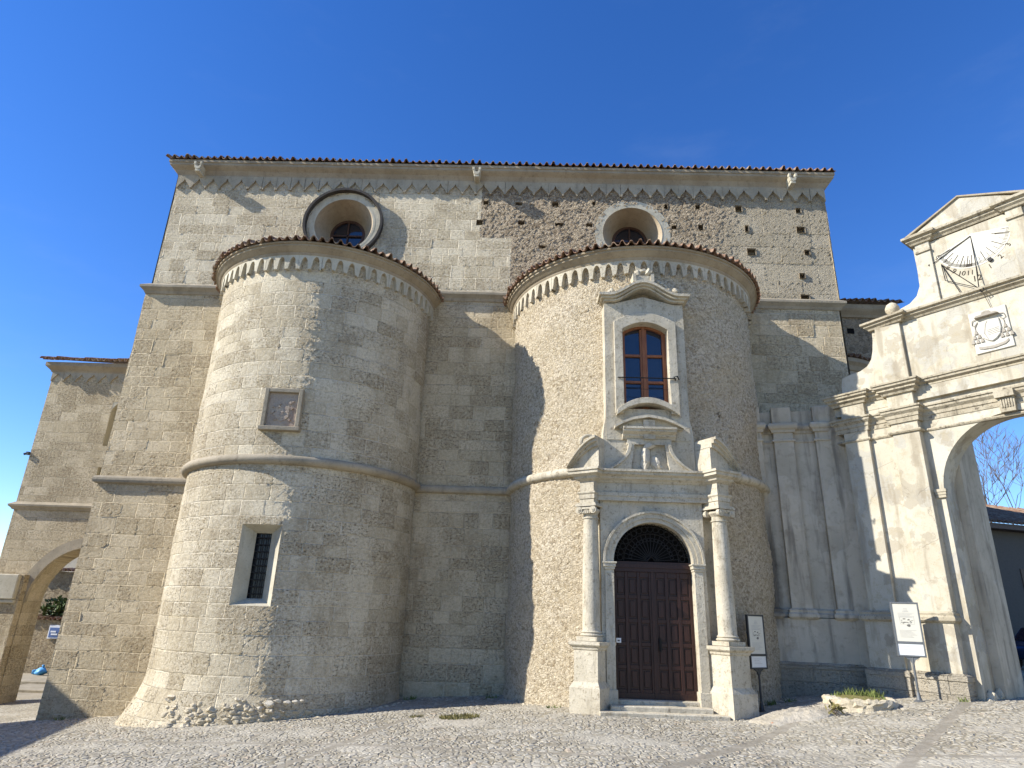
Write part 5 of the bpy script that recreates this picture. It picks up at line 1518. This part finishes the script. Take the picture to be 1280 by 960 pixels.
scree(arcpath(CLX, CLR + .32, -R(75), R(80), 14), 150, .14, .015, .055); scree(arcpath(CRX, CRR + .12, -R(85), -R(32), 8), 60, .10, .015, .05); scree(arcpath(CRX, CRR + .1, R(30), R(70), 6), 30, .1, .015, .05)
scree([(-2.9, 17.9), (-.4, 17.9)], 50, .2, .015, .06); scree([(-11.9, 17.85), (-9.2, 17.85)], 40, .15, .015, .06)
scree([(4.5, 13.6), (5.2, 13.45), (6.2, 13.75), (6.6, 13.5), (7.3, 13.75)], 90, .12, .015, .06); scree([(5.6, 15.9), (7.1, 15.6), (8.4, 14.2)], 50, .12, .015, .05)
tag(part("gravel", mb, M['rock']), "loose gravel and stone chips fallen along the foot of the walls", "gravel", kind='stuff')
mb = MB()
for (x, y, n, h) in ((-2.6, 17.6, 40, .12), (-.6, 17.3, 40, .1), (-8.9, 16.6, 30, .1), (.8, 15.2, 30, .08), (5.4, 15.4, 50, .13), (5.9, 15.6, 30, .1), (-11.2, 17.7, 30, .12), (8.75, 14.1, 25, .1)): blades(x, y, .16, .08, lambda x, y: float(gz(x)), n, h, int(abs(x) * 10), mb)
tag(part("weeds", mb, M['grass'], fix=False), "sparse green weeds growing where the walls meet the paving", "weeds", kind='stuff')
wd = thing("dry_weed", "small dried brown weed on the pale concrete in front of the planter", "weed", (6.0, 13.45, .12))
mb = MB(); leafy((5.95, 13.5, .18), .13, 60, 12, .09, mb, (1.2, .8, .8)); part("leaves", mb, M['drygrass'], wd, fix=False)
mb = MB()
for k in range(6): mb.tube([(5.95, 13.5, .08), (5.95 + .1 * math.cos(k), 13.5 + .08 * math.sin(k), .26)], [.006, .003], 4)
part("stems", mb, M['bark'], wd)
mb = MB(); mb.rock((4.72, 13.25, float(gz(4.72)) + .03), .05, 41, (1.5, .9, .35)); mb.rock((4.66, 13.22, float(gz(4.7)) + .035), .03, 42, (1.2, 1, .5))
tag(part("litter", mb, M['orange']), "small orange scrap lying on the cobbles right of the doorstep", "litter")

# ------------------------------------------------------------------ beyond the gateway
hs = thing("tiled_house", "shaded house with a dark tiled roof seen through the gateway arch", "house", (20.5, 28, .4))
rot = math.atan2(.30, .95); H = FR(19.6, 28.0, 0, rot)
A = Vector(H[1]); Nn = Vector(H[3])
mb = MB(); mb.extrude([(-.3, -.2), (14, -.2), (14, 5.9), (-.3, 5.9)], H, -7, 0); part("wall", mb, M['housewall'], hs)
mb = MB()
tl = MB(); tile_eave_line(-.9, 14.5, .25, -.6, 0, 4.4, .38, tl)
for v in tl.v:
    p = Vector(H[0]) + A * v[0] - Nn * v[1]; mb.v.append((p.x, p.y, 6.0 + v[2]))
mb.f = tl.f; rf = part("roof", mb, M['tile'], hs, fix=False)
mb = MB(); mb.extrude([(-.8, 5.72), (14.3, 5.72), (14.3, 5.94), (-.8, 5.94)], H, -.2, .5); part("porch_shade_board", mb, M['darkwood'], hs)  # dark board put in to stand for the shade of a porch
mb = MB()
for s in (1.4, 4.6): mb.extrude([(s, 2.4), (s + 1.1, 2.4), (s + 1.1, 4.2), (s, 4.2)], H, -.1, .03)
part("window", mb, M['darkwood'], hs)
mb = MB(); mb.extrude([(2.9, -.1), (3.9, -.1), (3.9, 2.1), (2.9, 2.1)], H, -.1, .03); part("door", mb, M['darkwood'], hs)

def bare_tree(x, y, z, h, seed):
    t = thing("bare_tree", "leafless winter tree standing behind the tiled house, seen through the arch", "tree", (x, y, z))
    rr = random.Random(seed); tr = MB(); br = MB()
    def grow(p, d, ln, r, lev):
        n = 4; pts = [p]; rad = [r]; q = p.copy(); dd = d.copy()
        for k in range(n):
            dd = (dd + Vector((rr.uniform(-.18, .18), rr.uniform(-.18, .18), rr.uniform(-.02, .14)))).normalized(); q = q + dd * ln / n; pts.append(q.copy()); rad.append(r * (1 - .55 * (k + 1) / n))
        (tr if lev == 0 else br).tube(pts, rad, 7 if lev < 2 else 4, False)
        if lev < 5:
            for k in range(rr.randint(3, 4) if lev < 4 else 3):
                i = rr.randint(2, n); a = Vector((rr.uniform(-1, 1), rr.uniform(-1, 1), rr.uniform(-.1, .9))).normalized()
                grow(pts[i], (dd * .8 + a * .75).normalized(), ln * rr.uniform(.55, .78), max(.012, rad[i] * .7), lev + 1)
    grow(Vector((x, y, z)), Vector((0, 0, 1)), h * .36, h * .011, 0)
    part("trunk", tr, M['bark'], t, smooth=True); part("branches", br, M['bark'], t, fix=False)
bare_tree(29.2, 40.0, .5, 17.0, 3)

def car(x, y, z, rot):
    t = thing("parked_car", "dark blue parked car in the shade beyond the gateway arch", "car", (x, y, z)); t.rotation_euler = (0, 0, rot)
    side = [(-2.05, .35), (-2.1, .62), (-1.95, .82), (-1.2, .95), (-.55, 1.42), (.75, 1.46), (1.5, 1.02), (2.0, .92), (2.1, .6), (2.05, .35)]
    fr_ = ((0, 0, 0), (1, 0, 0), (0, 0, 1), (0, -1, 0))
    mb = MB(); mb.extrude(side, fr_, -.85, .85); b = part("body", mb, M['carpaint'], t, loc=(0, 0, 0), bevel=.06, smooth=True)
    for sg in (-1, 1):
        mb = MB(); d0, d1 = sorted((sg * .82, sg * .862)); mb.extrude([(-1.05, .96), (-.52, 1.36), (.72, 1.39), (1.3, 1.03)], fr_, d0, d1); part("side_window", mb, M['glass'], t, loc=(0, 0, 0))
        for wx in (-1.3, 1.3):
            mb = MB(); mb.tube([(wx, -sg * .68, .32), (wx, -sg * .89, .32)], .32, 24); w = part("wheel", mb, M['rubber'], t, loc=(0, 0, 0))
            mb = MB(); mb.tube([(wx, -sg * .87, .32), (wx, -sg * .905, .32)], .2, 20); part("rim", mb, M['steel'], w)
        mb = MB(); mb.box((2.02, sg * .62, .72), (.16, .3, .16)); part("headlight", mb, M['white'], t, loc=(0, 0, 0), bevel=.03)
        mb = MB(); mb.box((-2.0, sg * .68, .74), (.14, .24, .14)); part("tail_light", mb, M['redlight'], t, loc=(0, 0, 0), bevel=.02)
    mb = MB(); mb.quad((-1.17, -.7, .975), (-1.17, .7, .975), (-.59, .7, 1.415), (-.59, -.7, 1.415)); part("windscreen", mb, M['glass'], t, loc=(-.02, 0, .02))
car(19.6, 25.6, .42, R(20))

# the house on the left of the square, outside the picture, whose shadow falls across the corner
nb = thing("stone_house", "stone house with a tiled roof on the left side of the square", "house", (-22, 10, -1.5))
hp = [(-21.45, 16.35), (-16.9, 4.6), (-25.5, 1.2), (-30.0, 13.0)]
mb = MB()
for k in range(4):
    (x0, y0), (x1, y1) = hp[k], hp[(k + 1) % 4]; mb.quad((x0, y0, -3), (x1, y1, -3), (x1, y1, 5.9), (x0, y0, 5.9))
mb.poly([(x, y, 5.9) for x, y in hp]); part("wall", mb, M['wing'], nb)
mb = MB(); c0 = Vector((-25.7, 14.7, 7.6)); c1 = Vector((-21.2, 2.9, 7.6)); P4 = [Vector((x, y, 6.0)) for x, y in hp]
mb.poly([P4[0], P4[1], c1, c0]); mb.poly([P4[2], P4[3], c0, c1]); mb.poly([P4[3], P4[0], c0]); mb.poly([P4[1], P4[2], c1]); part("roof", mb, M['tile'], nb)
mb = MB()
e = (Vector((hp[1][0], hp[1][1], 0)) - Vector((hp[0][0], hp[0][1], 0))).normalized(); en = Vector((-e.y, e.x, 0))
for s in (2.5, 6.0, 9.5):
    p = Vector((hp[0][0], hp[0][1], 2.6)) + e * s; mb.extrude([(-.5, 0), (.5, 0), (.5, 1.6), (-.5, 1.6)], (p, e, (0, 0, 1), en), -.1, .04)
part("shutter", mb, M['darkwood'], nb)
